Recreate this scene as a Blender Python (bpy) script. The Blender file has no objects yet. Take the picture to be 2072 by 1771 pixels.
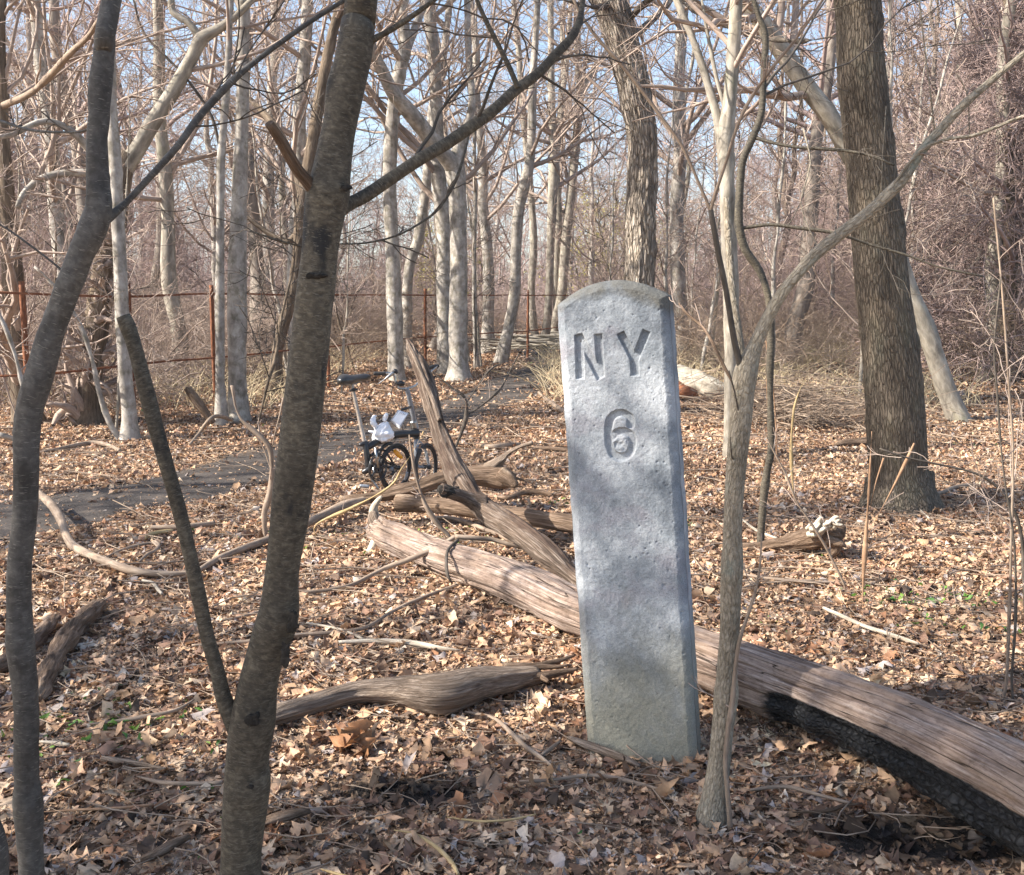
import bpy, math, numpy as np
from mathutils import Vector
S = bpy.context.scene
COL = S.collection
rng = np.random.default_rng(11)
PI = math.pi

# ------------------------------------------------------------------ camera maths
F, CX, CY, H = 1950.0, 1036.0, 885.5, 1.45
PT = math.atan(285.0/F)
CP, SP = math.cos(PT), math.sin(PT)

def ray(x, y):
    u = (x-CX)/F; v = (CY-y)/F
    return np.array([u, CP+v*SP, -SP+v*CP])

def at(x, y, Y):
    d = ray(x, y); t = Y/d[1]
    return np.array([0, 0, H]) + d*t

def depth_scale(x, y, Y):            # metres per picture unit at that spot
    d = ray(x, y); return (Y/d[1])/F

def gnd(x, y, z=0.0):
    d = ray(x, y); t = (z-H)/d[2]
    return np.array([0, 0, H]) + d*t

# ------------------------------------------------------------------ noise
def _h(x, y, z):
    n = (x*374761393 + y*668265263 + z*1274126177) & 0xffffffff
    n = ((n ^ (n >> 13)) * 1274126177) & 0xffffffff
    n = n ^ (n >> 16)
    return (n & 0xffff)/32767.5 - 1.0

def vnoise(p):
    p = np.asarray(p, float)
    i = np.floor(p).astype(np.int64); f = p-i; f = f*f*(3-2*f)
    x, y, z = i[..., 0], i[..., 1], i[..., 2]; a, b, c = f[..., 0], f[..., 1], f[..., 2]
    r = 0
    for dx in (0, 1):
        for dy in (0, 1):
            for dz in (0, 1):
                w = (a if dx else 1-a)*(b if dy else 1-b)*(c if dz else 1-c)
                r = r + w*_h(x+dx, y+dy, z+dz)
    return r

def fbm(p, o=4):
    p = np.asarray(p, float); r = 0; a = 1.0
    for k in range(o):
        r = r + a*vnoise(p*(2**k)+17.3*k); a *= .5
    return r

def sstep(a, b, x):
    t = np.clip((x-a)/(b-a), 0, 1); return t*t*(3-2*t)

def terrain(x, y):
    x = np.asarray(x, float); y = np.asarray(y, float)
    p = np.stack([x*.5, y*.5, np.zeros_like(x)+3.1], -1)
    z = .018*vnoise(p*2.2) + .05*vnoise(p*.5)*sstep(6, 14, y)
    z = z + .25*vnoise(p*.16)*sstep(14, 30, y)
    # low dirt bank where the path climbs in the middle distance
    z = z + .28*np.exp(-(((x-1.7)/1.6)**2+((y-17.5)/2.2)**2))
    # a wooded slope that rises on the right and far away
    z = z + .06*np.clip(x-3.5, 0, 40)*sstep(9, 24, y)
    return z

# ------------------------------------------------------------------ mesh helpers
class MB:
    def __init__(s):
        s.v = []; s.q = []; s.t = []; s.tc = []; s.n = 0; s.qm = []; s.tm = []; s.ex = []
    def add(s, v, quads=None, tris=None, tc=None, mi=0, ex=None):
        v = np.asarray(v, np.float32).reshape(-1, 3)
        s.v.append(v); s.tc.append(np.asarray(tc if tc is not None else v, np.float32).reshape(-1, 3))
        s.ex.append(np.zeros(len(v), np.float32) if ex is None else np.asarray(ex, np.float32).reshape(-1))
        if quads is not None and len(quads):
            q = np.asarray(quads, np.int64).reshape(-1, 4)+s.n; s.q.append(q); s.qm.append(np.full(len(q), mi))
        if tris is not None and len(tris):
            t = np.asarray(tris, np.int64).reshape(-1, 3)+s.n; s.t.append(t); s.tm.append(np.full(len(t), mi))
        s.n += len(v)

    def batch(s, Ps, Rs, sides=3, mi=0):
        """many thin tapering tubes at once: Ps (m,n,3) Rs (m,n)"""
        m, n, _ = Ps.shape
        if m == 0: return
        T = np.empty_like(Ps); T[:, 1:-1] = Ps[:, 2:]-Ps[:, :-2]; T[:, 0] = Ps[:, 1]-Ps[:, 0]; T[:, -1] = Ps[:, -1]-Ps[:, -2]
        T /= np.linalg.norm(T, axis=-1, keepdims=True)+1e-9
        mean = Ps[:, -1]-Ps[:, 0]; k = np.argmin(np.abs(mean), axis=1)
        ref = np.eye(3)[k][:, None, :]
        A = np.cross(T, np.broadcast_to(ref, T.shape)); A /= np.linalg.norm(A, axis=-1, keepdims=True)+1e-9
        B = np.cross(T, A)
        th = np.arange(sides)*2*PI/sides
        c, sn = np.cos(th), np.sin(th)
        V = Ps[:, :, None, :] + Rs[:, :, None, None]*(A[:, :, None, :]*c[None, None, :, None]+B[:, :, None, :]*sn[None, None, :, None])
        L = np.concatenate([np.zeros((m, 1)), np.cumsum(np.linalg.norm(np.diff(Ps, axis=1), axis=-1), 1)], 1)
        tc = np.stack([Rs[:, :, None]*c, Rs[:, :, None]*sn, np.broadcast_to(L[:, :, None]+np.arange(m)[:, None, None]*.37, (m, n, sides))], -1)
        base = (np.arange(m)*n*sides)[:, None, None]; i = np.arange(n-1)[None, :, None]*sides; j = np.arange(sides)[None, None, :]
        j2 = (j+1) % sides
        q = np.stack([base+i+j, base+i+j2, base+i+sides+j2, base+i+sides+j], -1).reshape(-1, 4)
        s.add(V.reshape(-1, 3), q, tc=tc.reshape(-1, 3), mi=mi)

    def tube(s, P, R, sides=16, disp=None, mi=0, cap=(False, False), squash=None, extra=None, closed=False):
        P = np.asarray(P, float); R = np.asarray(R, float); n = len(P)
        if closed:
            T = np.roll(P, -1, 0)-np.roll(P, 1, 0)
        else:
            T = np.gradient(P, axis=0)
        T /= np.linalg.norm(T, axis=1, keepdims=True)+1e-12
        a = np.cross(T[0], [0, 0, 1.0] if abs(T[0][2]) < .9 else [0, 1.0, 0]); a /= np.linalg.norm(a)
        A = [a]
        for i in range(1, n):
            a = a-T[i]*np.dot(a, T[i]); a /= np.linalg.norm(a)+1e-12; A.append(a)
        A = np.array(A); B = np.cross(T, A)
        th = np.arange(sides)*2*PI/sides
        c, sn = np.cos(th)[None, :], np.sin(th)[None, :]
        L = np.concatenate([[0], np.cumsum(np.linalg.norm(np.diff(P, axis=0), axis=1))])
        Rm = np.repeat(R[:, None], sides, 1)
        tc = np.stack([Rm*c, Rm*sn, np.repeat(L[:, None], sides, 1)], -1)
        D = Rm.copy()
        if disp is not None: D = D+disp(tc, np.repeat(th[None, :], n, 0), L[:, None]+0*Rm, Rm)
        V = P[:, None, :]+D[..., None]*(A[:, None, :]*c[..., None]+B[:, None, :]*sn[..., None])
        if squash is not None: V = squash(V)
        i = np.arange(n if closed else n-1)[:, None]*sides; j = np.arange(sides)[None, :]; j2 = (j+1) % sides
        i2 = (i+sides) % (n*sides)
        q = np.stack([i+j, i+j2, i2+j2, i2+j], -1).reshape(-1, 4)
        tris = []
        V = V.reshape(-1, 3); tcf = tc.reshape(-1, 3)
        for e, on in enumerate(cap):
            if on:
                r0 = 0 if e == 0 else (n-1)*sides
                V = np.vstack([V, V[r0:r0+sides].mean(0)]); tcf = np.vstack([tcf, [[0, 0, L[-1]*e]]])
                ci = len(V)-1
                for k in range(sides):
                    k2 = (k+1) % sides
                    tris.append((ci, r0+k2, r0+k) if e == 0 else (ci, r0+k, r0+k2))
        ex = None
        if extra is not None:
            ex = np.zeros(len(V)); ex[:n*sides] = extra(tc, np.repeat(th[None, :], n, 0), L[:, None]+0*Rm).reshape(-1)
        s.add(V, q, tris, tc=tcf, mi=mi, ex=ex)

    def build(s, name, mats, parent=None, origin=(0, 0, 0), smooth=True, loc=None, attr=None):
        me = bpy.data.meshes.new(name)
        V = np.concatenate(s.v)-np.asarray(origin, np.float32)
        q = np.concatenate(s.q) if s.q else np.zeros((0, 4), int); t = np.concatenate(s.t) if s.t else np.zeros((0, 3), int)
        me.vertices.add(len(V)); me.vertices.foreach_set('co', V.astype(np.float32).ravel())
        me.loops.add(len(q)*4+len(t)*3); me.loops.foreach_set('vertex_index', np.concatenate([q.ravel(), t.ravel()]).astype(np.int32))
        me.polygons.add(len(q)+len(t))
        me.polygons.foreach_set('loop_start', np.concatenate([np.arange(len(q))*4, len(q)*4+np.arange(len(t))*3]).astype(np.int32))
        if smooth: me.polygons.foreach_set('use_smooth', np.ones(len(q)+len(t), bool))
        me.update(calc_edges=True)
        a = me.attributes.new('tc', 'FLOAT_VECTOR', 'POINT'); a.data.foreach_set('vector', np.concatenate(s.tc).ravel())
        if attr: 
            b = me.attributes.new(attr, 'FLOAT', 'POINT'); b.data.foreach_set('value', np.concatenate(s.ex))
        if not isinstance(mats, (list, tuple)): mats = [mats]
        for m in mats: me.materials.append(m)
        if len(mats) > 1:
            mi = np.concatenate(s.qm+s.tm) if (s.qm or s.tm) else np.zeros(0)
            me.polygons.foreach_set('material_index', mi.astype(np.int32))
        o = bpy.data.objects.new(name, me); COL.objects.link(o)
        if parent is not None: o.parent = parent
        if loc is not None: o.location = loc
        return o

def tag(o, label=None, cat=None, group=None, kind=None):
    if label: o['label'] = label
    if cat: o['category'] = cat
    if group: o['group'] = group
    if kind: o['kind'] = kind
    return o

def empty(name, loc, label, cat, group=None):
    o = bpy.data.objects.new(name, None); COL.objects.link(o); o.location = [float(c) for c in loc]
    o.empty_display_size = .1
    return tag(o, label, cat, group)

def spline(pts, step):
    """Catmull-Rom through rows of any width, resampled by arc length of first three columns"""
    p = np.asarray(pts, float)
    if len(p) < 3:
        n = max(2, int(np.linalg.norm(p[-1, :3]-p[0, :3])/step)+1)
        t = np.linspace(0, 1, n)[:, None]; return p[0]*(1-t)+p[-1]*t
    e = np.vstack([2*p[0]-p[1], p, 2*p[-1]-p[-2]]); out = []
    for i in range(1, len(e)-2):
        n = max(2, int(np.linalg.norm(e[i+1, :3]-e[i, :3])/step)+1)
        t = np.linspace(0, 1, n, endpoint=False)[:, None]
        a, b, c, d = e[i-1], e[i], e[i+1], e[i+2]
        out.append(.5*((2*b)+(-a+c)*t+(2*a-5*b+4*c-d)*t*t+(-a+3*b-3*c+d)*t**3))
    out.append(e[-2][None]); return np.vstack(out)

# ------------------------------------------------------------------ materials
def N(nt, typ, **kw):
    n = nt.nodes.new(typ)
    for k, v in kw.items():
        if k.startswith('i_'):
            key = k[2:]
            key = int(key) if key.isdigit() else key.replace('_', ' ')
            n.inputs[key].default_value = v
        else: setattr(n, k, v)
    return n

def base_mat(name, rough=.8, spec=.3):
    m = bpy.data.materials.new(name); m.use_nodes = True; nt = m.node_tree
    b = nt.nodes['Principled BSDF']; b.inputs['Roughness'].default_value = rough; b.inputs['Specular IOR Level'].default_value = spec
    return m, nt, b

def ramp(nt, fac, stops, interp='LINEAR'):
    r = N(nt, 'ShaderNodeValToRGB'); cr = r.color_ramp; cr.interpolation = interp
    while len(cr.elements) < len(stops): cr.elements.new(.5)
    for e, (p, c) in zip(cr.elements, stops):
        e.position = p; e.color = (*c, 1) if len(c) == 3 else c
    nt.links.new(fac, r.inputs[0]); return r.outputs[0]

def mapped(nt, scale, attr='tc'):
    if attr == 'object':
        a = N(nt, 'ShaderNodeTexCoord').outputs['Object']
    else:
        a = N(nt, 'ShaderNodeAttribute', attribute_name=attr).outputs['Vector']
    mp = N(nt, 'ShaderNodeMapping'); mp.inputs['Scale'].default_value = scale; nt.links.new(a, mp.inputs[0]); return mp.outputs[0]

def noise(nt, vec, scale=1, detail=5, rough=.6, dist=0):
    n = N(nt, 'ShaderNodeTexNoise', i_Scale=scale, i_Detail=detail, i_Roughness=rough, i_Distortion=dist)
    nt.links.new(vec, n.inputs['Vector']); return n.outputs['Fac']

def mixc(nt, f, a, b, mode='MIX'):
    m = N(nt, 'ShaderNodeMix', data_type='RGBA', blend_type=mode)
    for sock, v in ((m.inputs[0], f), (m.inputs[6], a), (m.inputs[7], b)):
        if isinstance(v, (int, float)): sock.default_value = v
        elif isinstance(v, tuple): sock.default_value = (*v, 1)
        else: nt.links.new(v, sock)
    return m.outputs[2]

def bump(nt, b, h, strength=.5, dist=.01):
    n = N(nt, 'ShaderNodeBump', i_Strength=strength, i_Distance=dist)
    nt.links.new(h, n.inputs['Height']); nt.links.new(n.outputs[0], b.inputs['Normal']); return n

def mathn(nt, op, a, b=0.0):
    m = N(nt, 'ShaderNodeMath', operation=op)
    for i, v in enumerate((a, b)):
        if isinstance(v, (int, float)): m.inputs[i].default_value = v
        else: nt.links.new(v, m.inputs[i])
    return m.outputs[0]

def bark(name, cols, sxy=40, sz=6, blotch=None, bs=.8, bd=.01, rough=.85, patch_scale=(6, 6, 2.5), streaks=None, spec=.2, ridge=None):
    m, nt, b = base_mat(name, rough, spec)
    g = noise(nt, mapped(nt, (sxy, sxy, sz)), 1, 6, .65, .4)
    c = ramp(nt, g, [(.25, cols[0]), (.5, cols[1]), (.72, cols[2])])
    if blotch:
        p = noise(nt, mapped(nt, patch_scale), 1, 5, .7)
        pf = ramp(nt, p, [(blotch[1], (0, 0, 0)), (blotch[2], (1, 1, 1))])
        c = mixc(nt, pf, c, blotch[0])
    hgt = g
    if ridge:        # plates of bark parted by dark furrows
        dn = N(nt, 'ShaderNodeTexNoise', i_Scale=1.0, i_Detail=4.0); nt.links.new(mapped(nt, (ridge[0]*.8, ridge[0]*.8, ridge[1]*1.2)), dn.inputs['Vector'])
        ds = N(nt, 'ShaderNodeVectorMath', operation='SCALE', i_Scale=1.1); nt.links.new(dn.outputs['Color'], ds.inputs[0])
        da = N(nt, 'ShaderNodeVectorMath', operation='ADD'); nt.links.new(mapped(nt, (ridge[0], ridge[0], ridge[1])), da.inputs[0]); nt.links.new(ds.outputs[0], da.inputs[1])
        vr = N(nt, 'ShaderNodeTexVoronoi', feature='DISTANCE_TO_EDGE', i_Scale=1.0); nt.links.new(da.outputs[0], vr.inputs['Vector'])
        fur = ramp(nt, vr.outputs[0], [(0, (ridge[2],)*3), (ridge[3], (1, 1, 1))])
        c = mixc(nt, 1.0, c, fur, 'MULTIPLY')
        hgt = mathn(nt, 'ADD', mathn(nt, 'MULTIPLY', g, .5), mathn(nt, 'MULTIPLY', mathn(nt, 'MINIMUM', vr.outputs[0], ridge[3]), 1.6/ridge[3]*.5))
    if streaks:      # short horizontal lenticels of the cherry-like bark
        sn = noise(nt, mapped(nt, (streaks[1], streaks[1], streaks[2])), 1, 3, .5)
        sf = ramp(nt, sn, [(streaks[3], (0, 0, 0)), (streaks[3]+.05, (1, 1, 1))])
        c = mixc(nt, sf, c, streaks[0])
        hgt = mathn(nt, 'ADD', g, mathn(nt, 'MULTIPLY', sf, .5))
    # slow drift of tone along and round the stem
    d = noise(nt, mapped(nt, (7, 7, 2.2)), 1, 4)
    c = mixc(nt, 1.0, c, ramp(nt, d, [(.33, (.62, .61, .6)), (.5, (1, 1, 1)), (.67, (1.28, 1.26, 1.2))]), 'MULTIPLY')
    nt.links.new(c, b.inputs['Base Color']); bump(nt, b, hgt, bs, bd); return m

M = {}
M['sapling'] = bark('dark_smooth_bark', [(.024, .019, .014), (.08, .066, .047), (.175, .15, .108)], 60, 110,
                    streaks=((.16, .14, .108), 75, 380, .6), bs=.7, bd=.004, rough=.7, spec=.3, blotch=((.022, .021, .02), .56, .66), patch_scale=(9, 9, 5))
M['grey_sapling'] = bark('dark_grey_bark', [(.045, .04, .036), (.092, .085, .077), (.15, .14, .125)], 60, 80, streaks=((.2, .185, .16), 60, 380, .62), bs=.6, bd=.003, rough=.7, spec=.25, blotch=((.05, .045, .04), .52, .64), patch_scale=(10, 10, 7))
M['pale_sapling'] = bark('pale_fissured_bark', [(.15, .12, .085), (.32, .27, .2), (.46, .4, .32)], 130, 75, blotch=((.27, .29, .24), .55, .68), bs=.8, bd=.004, patch_scale=(8, 8, 4), ridge=(110, 32, .78, .2))
M['big_bark'] = bark('brown_furrowed_bark', [(.085, .065, .048), (.17, .135, .1), (.25, .205, .155)], 85, 13, bs=1.0, bd=.014, blotch=((.17, .15, .11), .5, .7), ridge=(60, 11, .6, .2))
M['rough_bark'] = bark('pale_ridged_bark', [(.16, .12, .09), (.42, .35, .28), (.62, .55, .47)], 42, 8, bs=1.0, bd=.04, blotch=((.62, .56, .47), .56, .66), ridge=(34, 6, .5, .22), patch_scale=(3, 3, .8))
M['pale_bark'] = bark('whitish_smooth_bark', [(.17, .145, .12), (.36, .325, .285), (.52, .485, .435)], 9, 8, blotch=((.2, .18, .14), .5, .64), bs=.6, bd=.012, patch_scale=(9, 9, 7))
M['mid_bark'] = bark('grey_tan_bark', [(.14, .12, .095), (.3, .265, .215), (.44, .4, .34)], 16, 6, blotch=((.2, .19, .14), .55, .7), bs=.7, bd=.012)
M['far_bark'] = bark('far_tree_bark', [(.13, .105, .085), (.22, .185, .155), (.33, .285, .24)], 14, 3, bs=.5, bd=.01)
M['brown_bark'] = bark('brown_vine_bark', [(.07, .05, .035), (.16, .12, .085), (.28, .22, .16)], 40, 6, bs=1.0, bd=.03)
M['twig'] = bark('tan_twig_bark', [(.23, .165, .13), (.35, .27, .22), (.48, .395, .335)], 60, 9, bs=.3, bd=.002)
M['twig_dark'] = bark('dark_twig_bark', [(.05, .04, .033), (.09, .075, .06), (.16, .13, .11)], 60, 20, bs=.3, bd=.002)
M['twig_mauve'] = bark('mauve_twig_bark', [(.2, .14, .125), (.32, .235, .21), (.44, .345, .315)], 30, 5, bs=.2, bd=.002)
M['shoot'] = bark('orange_brown_shoot_bark', [(.2, .11, .06), (.33, .2, .12), (.45, .3, .19)], 60, 20, bs=.3, bd=.002)
M['snagwood'] = bark('dark_weathered_wood', [(.03, .02, .015), (.16, .115, .085), (.42, .34, .28)], 130, 8, bs=1.0, bd=.02, blotch=((.1, .065, .048), .48, .6), patch_scale=(8, 8, 3))
M['deadwood'] = bark('weathered_grey_wood', [(.06, .04, .03), (.24, .18, .135), (.46, .37, .3)], 150, 9, bs=1.0, bd=.02, blotch=((.2, .15, .11), .55, .65))
M['brown_wood'] = bark('brown_dead_wood', [(.04, .025, .017), (.18, .12, .08), (.36, .26, .19)], 120, 9, bs=1.0, bd=.02, blotch=((.4, .31, .23), .58, .7))
M['stick'] = bark('fallen_stick_bark', [(.14, .1, .075), (.28, .21, .155), (.4, .32, .25)], 90, 12, bs=.6, bd=.003)
M['white_wood'] = bark('bleached_bare_wood', [(.22, .16, .11), (.46, .39, .3), (.66, .6, .5)], 120, 9, bs=.7, bd=.004)
M['golden_stick'] = bark('golden_stripped_wood', [(.3, .2, .09), (.5, .36, .18), (.62, .48, .28)], 90, 12, bs=.6, bd=.003)

def simple(name, col, rough=.5, metal=0.0, spec=.5, nscale=30, var=.25, bs=0.0):
    m, nt, b = base_mat(name, rough, spec); b.inputs['Metallic'].default_value = metal
    n = noise(nt, mapped(nt, (nscale,)*3, 'object'), 1, 4)
    c = ramp(nt, n, [(.3, tuple(v*(1-var) for v in col)), (.7, tuple(min(1, v*(1+var)) for v in col))])
    nt.links.new(c, b.inputs['Base Color'])
    if bs: bump(nt, b, n, bs, .002)
    return m
M['black'] = simple('black_paint', (.02, .02, .022), .35)
M['rubber'] = simple('black_rubber', (.035, .032, .03), .75)
M['silver'] = simple('brushed_metal', (.42, .41, .39), .35, 1.0)
M['post'] = simple('dull_alloy_tube', (.36, .3, .25), .4, .5)
M['steel'] = simple('white_grey_paint', (.24, .25, .27), .35, .3)
M['saddle'] = simple('black_saddle_vinyl', (.03, .03, .03), .3)
M['orange'] = simple('orange_reflector', (.9, .33, .02), .25)
M['redshoot'] = simple('red_plastic', (.5, .02, .02), .4)
M['bag'] = simple('white_plastic_film', (.84, .84, .86), .35, nscale=60, var=.06, bs=.4)
M['paper'] = simple('white_paper', (.82, .83, .86), .5, var=.04)
M['sleeve'] = simple('grey_clear_plastic', (.45, .46, .48), .2, var=.1)
M['ink'] = simple('faded_print', (.42, .44, .5), .6, var=.1)
m_, nt_, b_ = base_mat('rusty_iron', .85, .3)
n_ = noise(nt_, mapped(nt_, (40, 40, 12)), 1, 6, .7)
nt_.links.new(ramp(nt_, n_, [(.3, (.05, .025, .018)), (.5, (.2, .075, .035)), (.72, (.36, .16, .08))]), b_.inputs['Base Color']); bump(nt_, b_, n_, .6, .004)
M['rust'] = m_

# concrete of the milestone
m_, nt_, b_ = base_mat('weathered_concrete', .9, .25)
ob = mapped(nt_, (1, 1, 1), 'object')
sp = noise(nt_, mapped(nt_, (260, 260, 260), 'object'), 1, 3, .7)
bl = noise(nt_, mapped(nt_, (7, 7, 5), 'object'), 1, 4, .6)
bl2 = noise(nt_, mapped(nt_, (3.2, 3.2, 4.5), 'object'), 1, 5, .65)
c_ = ramp(nt_, bl, [(.36, (.155, .174, .195)), (.5, (.265, .286, .308)), (.62, (.4, .418, .437))])
c_ = mixc(nt_, ramp(nt_, bl2, [(.52, (0, 0, 0)), (.66, (.8, .8, .8))]), c_, (.24, .225, .25))
sx = N(nt_, 'ShaderNodeSeparateXYZ'); nt_.links.new(ob, sx.inputs[0])
wob = mathn(nt_, 'ADD', sx.outputs[2], mathn(nt_, 'MULTIPLY', mathn(nt_, 'SUBTRACT', bl, .5), .5))
c_ = mixc(nt_, ramp(nt_, wob, [(.1, (1, 1, 1)), (.5, (0, 0, 0))]), c_, (.275, .262, .21))          # yellowish grime near the soil
topm = mathn(nt_, 'ADD', sx.outputs[2], mathn(nt_, 'MULTIPLY', mathn(nt_, 'SUBTRACT', noise(nt_, mapped(nt_, (22,)*3, 'object'), 1, 5, .7), .5), .16))
c_ = mixc(nt_, ramp(nt_, N(nt_, 'ShaderNodeAttribute', attribute_name='lichen').outputs['Fac'], [(.15, (0, 0, 0)), (.8, (.9, .9, .9))]), c_, (.13, .125, .11))
c_ = mixc(nt_, 1.0, c_, ramp(nt_, sp, [(.3, (.6, .6, .6)), (.44, (.95, .95, .95)), (.6, (1.07, 1.07, 1.06)), (.7, (1.45, 1.45, 1.42))]), 'MULTIPLY')
nt_.links.new(c_, b_.inputs['Base Color'])
bump(nt_, b_, mathn(nt_, 'ADD', sp, mathn(nt_, 'MULTIPLY', noise(nt_, mapped(nt_, (90,)*3, 'object'), 1, 4), .8)), .5, .003)
M['concrete'] = m_

# big log: sunbleached wood with charcoal where the 'char' attribute says so
m_, nt_, b_ = base_mat('split_log_wood', .85, .2)
g1 = noise(nt_, mapped(nt_, (95, 95, 3.2)), 1, 7, .7, .6)
g2 = noise(nt_, mapped(nt_, (12, 12, 3)), 1, 5, .6)
c_ = ramp(nt_, g1, [(.27, (.06, .04, .03)), (.42, (.2, .14, .108)), (.56, (.36, .275, .225)), (.74, (.6, .52, .455))])
c_ = mixc(nt_, ramp(nt_, g2, [(.45, (0, 0, 0)), (.66, (.65, .65, .65))]), c_, (.28, .2, .145))
c_ = mixc(nt_, 1.0, c_, ramp(nt_, noise(nt_, mapped(nt_, (60, 60, 30)), 1, 6, .75), [(.3, (.6, .57, .55)), (.5, (1, 1, 1)), (.7, (1.2, 1.2, 1.2))]), 'MULTIPLY')
ck = noise(nt_, mapped(nt_, (30, 30, 1.1)), 1, 2, .5, .3)
ckf = ramp(nt_, mathn(nt_, 'ABSOLUTE', mathn(nt_, 'SUBTRACT', ck, .5)), [(0, (1, 1, 1)), (.009, (0, 0, 0))])
c_ = mixc(nt_, ckf, c_, (.05, .035, .025))
vo = N(nt_, 'ShaderNodeTexVoronoi', feature='DISTANCE_TO_EDGE', i_Scale=1.0); nt_.links.new(mapped(nt_, (60, 60, 45)), vo.inputs['Vector'])
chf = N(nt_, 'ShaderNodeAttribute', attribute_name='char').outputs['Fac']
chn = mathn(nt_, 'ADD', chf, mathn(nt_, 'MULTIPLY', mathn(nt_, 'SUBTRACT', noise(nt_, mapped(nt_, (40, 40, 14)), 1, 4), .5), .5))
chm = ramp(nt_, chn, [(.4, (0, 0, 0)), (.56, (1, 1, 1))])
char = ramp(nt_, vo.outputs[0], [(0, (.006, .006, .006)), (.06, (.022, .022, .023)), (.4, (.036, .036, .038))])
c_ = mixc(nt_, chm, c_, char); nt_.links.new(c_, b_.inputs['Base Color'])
nt_.links.new(ramp(nt_, chn, [(.46, (.88,)*3), (.52, (.42,)*3)]), b_.inputs['Roughness'])
hh = mathn(nt_, 'ADD', mathn(nt_, 'SUBTRACT', g1, mathn(nt_, 'MULTIPLY', ckf, .8)), mathn(nt_, 'MULTIPLY', mathn(nt_, 'MULTIPLY', mathn(nt_, 'MINIMUM', vo.outputs[0], .3), chm), 2.2))
bump(nt_, b_, hh, .9, .012)
M['log'] = m_

# cut end of the log: growth rings
m_, nt_, b_ = base_mat('sawn_end_grain', .8, .2)
wv = N(nt_, 'ShaderNodeTexWave', wave_type='RINGS', rings_direction='Z', i_Scale=28.0, i_Distortion=2.0); nt_.links.new(mapped(nt_, (1, 1, 1)), wv.inputs['Vector'])
c_ = ramp(nt_, wv.outputs['Fac'], [(.2, (.3, .21, .14)), (.8, (.46, .35, .25))])
nt_.links.new(c_, b_.inputs['Base Color']); M['endgrain'] = m_

# forest floor under the leaves
m_, nt_, b_ = base_mat('leafy_soil', .95, .1)
o_ = mapped(nt_, (1, 1, 1), 'object')
dw = noise(nt_, o_, 9, 4)
dd = N(nt_, 'ShaderNodeVectorMath', operation='ADD'); nt_.links.new(o_, dd.inputs[0])
dm = N(nt_, 'ShaderNodeTexNoise', i_Scale=14.0, i_Detail=3.0); nt_.links.new(o_, dm.inputs['Vector'])
dsc = N(nt_, 'ShaderNodeVectorMath', operation='SCALE', i_Scale=.06); nt_.links.new(dm.outputs['Color'], dsc.inputs[0]); nt_.links.new(dsc.outputs[0], dd.inputs[1])
v1 = N(nt_, 'ShaderNodeTexVoronoi', i_Scale=24.0); nt_.links.new(dd.outputs[0], v1.inputs['Vector'])
rr = N(nt_, 'ShaderNodeSeparateColor'); nt_.links.new(v1.outputs['Color'], rr.inputs[0])
c_ = ramp(nt_, rr.outputs[0], [(0, (.06, .04, .027)), (.3, (.16, .1, .065)), (.55, (.3, .2, .13)), (.8, (.4, .28, .19)), (1, (.48, .37, .28))])
c_ = mixc(nt_, ramp(nt_, noise(nt_, o_, .7, 4), [(.4, (.2, .2, .2)), (.65, (.6, .6, .6))]), c_, (.22, .155, .1))
ash_shade = N(nt_, 'ShaderNodeAttribute', attribute_name='ash_shade').outputs['Fac']
an = mathn(nt_, 'ADD', ash_shade, mathn(nt_, 'MULTIPLY', mathn(nt_, 'SUBTRACT', noise(nt_, o_, 25, 4), .5), .8))
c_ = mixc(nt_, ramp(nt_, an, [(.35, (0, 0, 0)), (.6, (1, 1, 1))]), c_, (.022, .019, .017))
nt_.links.new(c_, b_.inputs['Base Color']); bump(nt_, b_, mathn(nt_, 'ADD', rr.outputs[1], noise(nt_, o_, 60, 3)), .8, .02)
M['soil'] = m_

m_, nt_, b_ = base_mat('trodden_path_dirt', .9, .2)
o_ = mapped(nt_, (1, 1, 1), 'object')
a_ = noise(nt_, o_, 3, 6, .7); q_ = noise(nt_, o_, 55, 4, .7)
c_ = ramp(nt_, a_, [(.35, (.055, .047, .042)), (.55, (.085, .072, .063)), (.7, (.17, .13, .1))])
c_ = mixc(nt_, 1.0, c_, ramp(nt_, q_, [(.3, (.6, .6, .6)), (.65, (1.25, 1.25, 1.25))]), 'MULTIPLY')
nt_.links.new(c_, b_.inputs['Base Color']); bump(nt_, b_, mathn(nt_, 'ADD', q_, a_), .7, .015)
M['path'] = m_

def leafmat(name, rough=.7, transl=.25):
    m, nt, b = base_mat(name, rough, .35)
    c = N(nt, 'ShaderNodeAttribute', attribute_name='tc').outputs['Vector']
    n = noise(nt, mapped(nt, (45,)*3, 'object'), 1, 3)
    c = mixc(nt, 1.0, c, ramp(nt, n, [(.3, (.75, .75, .75)), (.7, (1.2, 1.2, 1.2))]), 'MULTIPLY')
    nt.links.new(c, b.inputs['Base Color'])
    t = N(nt, 'ShaderNodeBsdfTranslucent'); nt.links.new(c, t.inputs[0])
    mx = N(nt, 'ShaderNodeMixShader', i_0=transl); nt.links.new(b.outputs[0], mx.inputs[1]); nt.links.new(t.outputs[0], mx.inputs[2])
    nt.links.new(mx.outputs[0], nt.nodes['Material Output'].inputs[0]); return m
M['leaf'] = leafmat('dry_leaf', .65, .15)
M['green'] = leafmat('green_leaf', .5, .3)
# ------------------------------------------------------------------ ground, path
def structure(o): o['kind'] = 'structure'; return o

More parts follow.
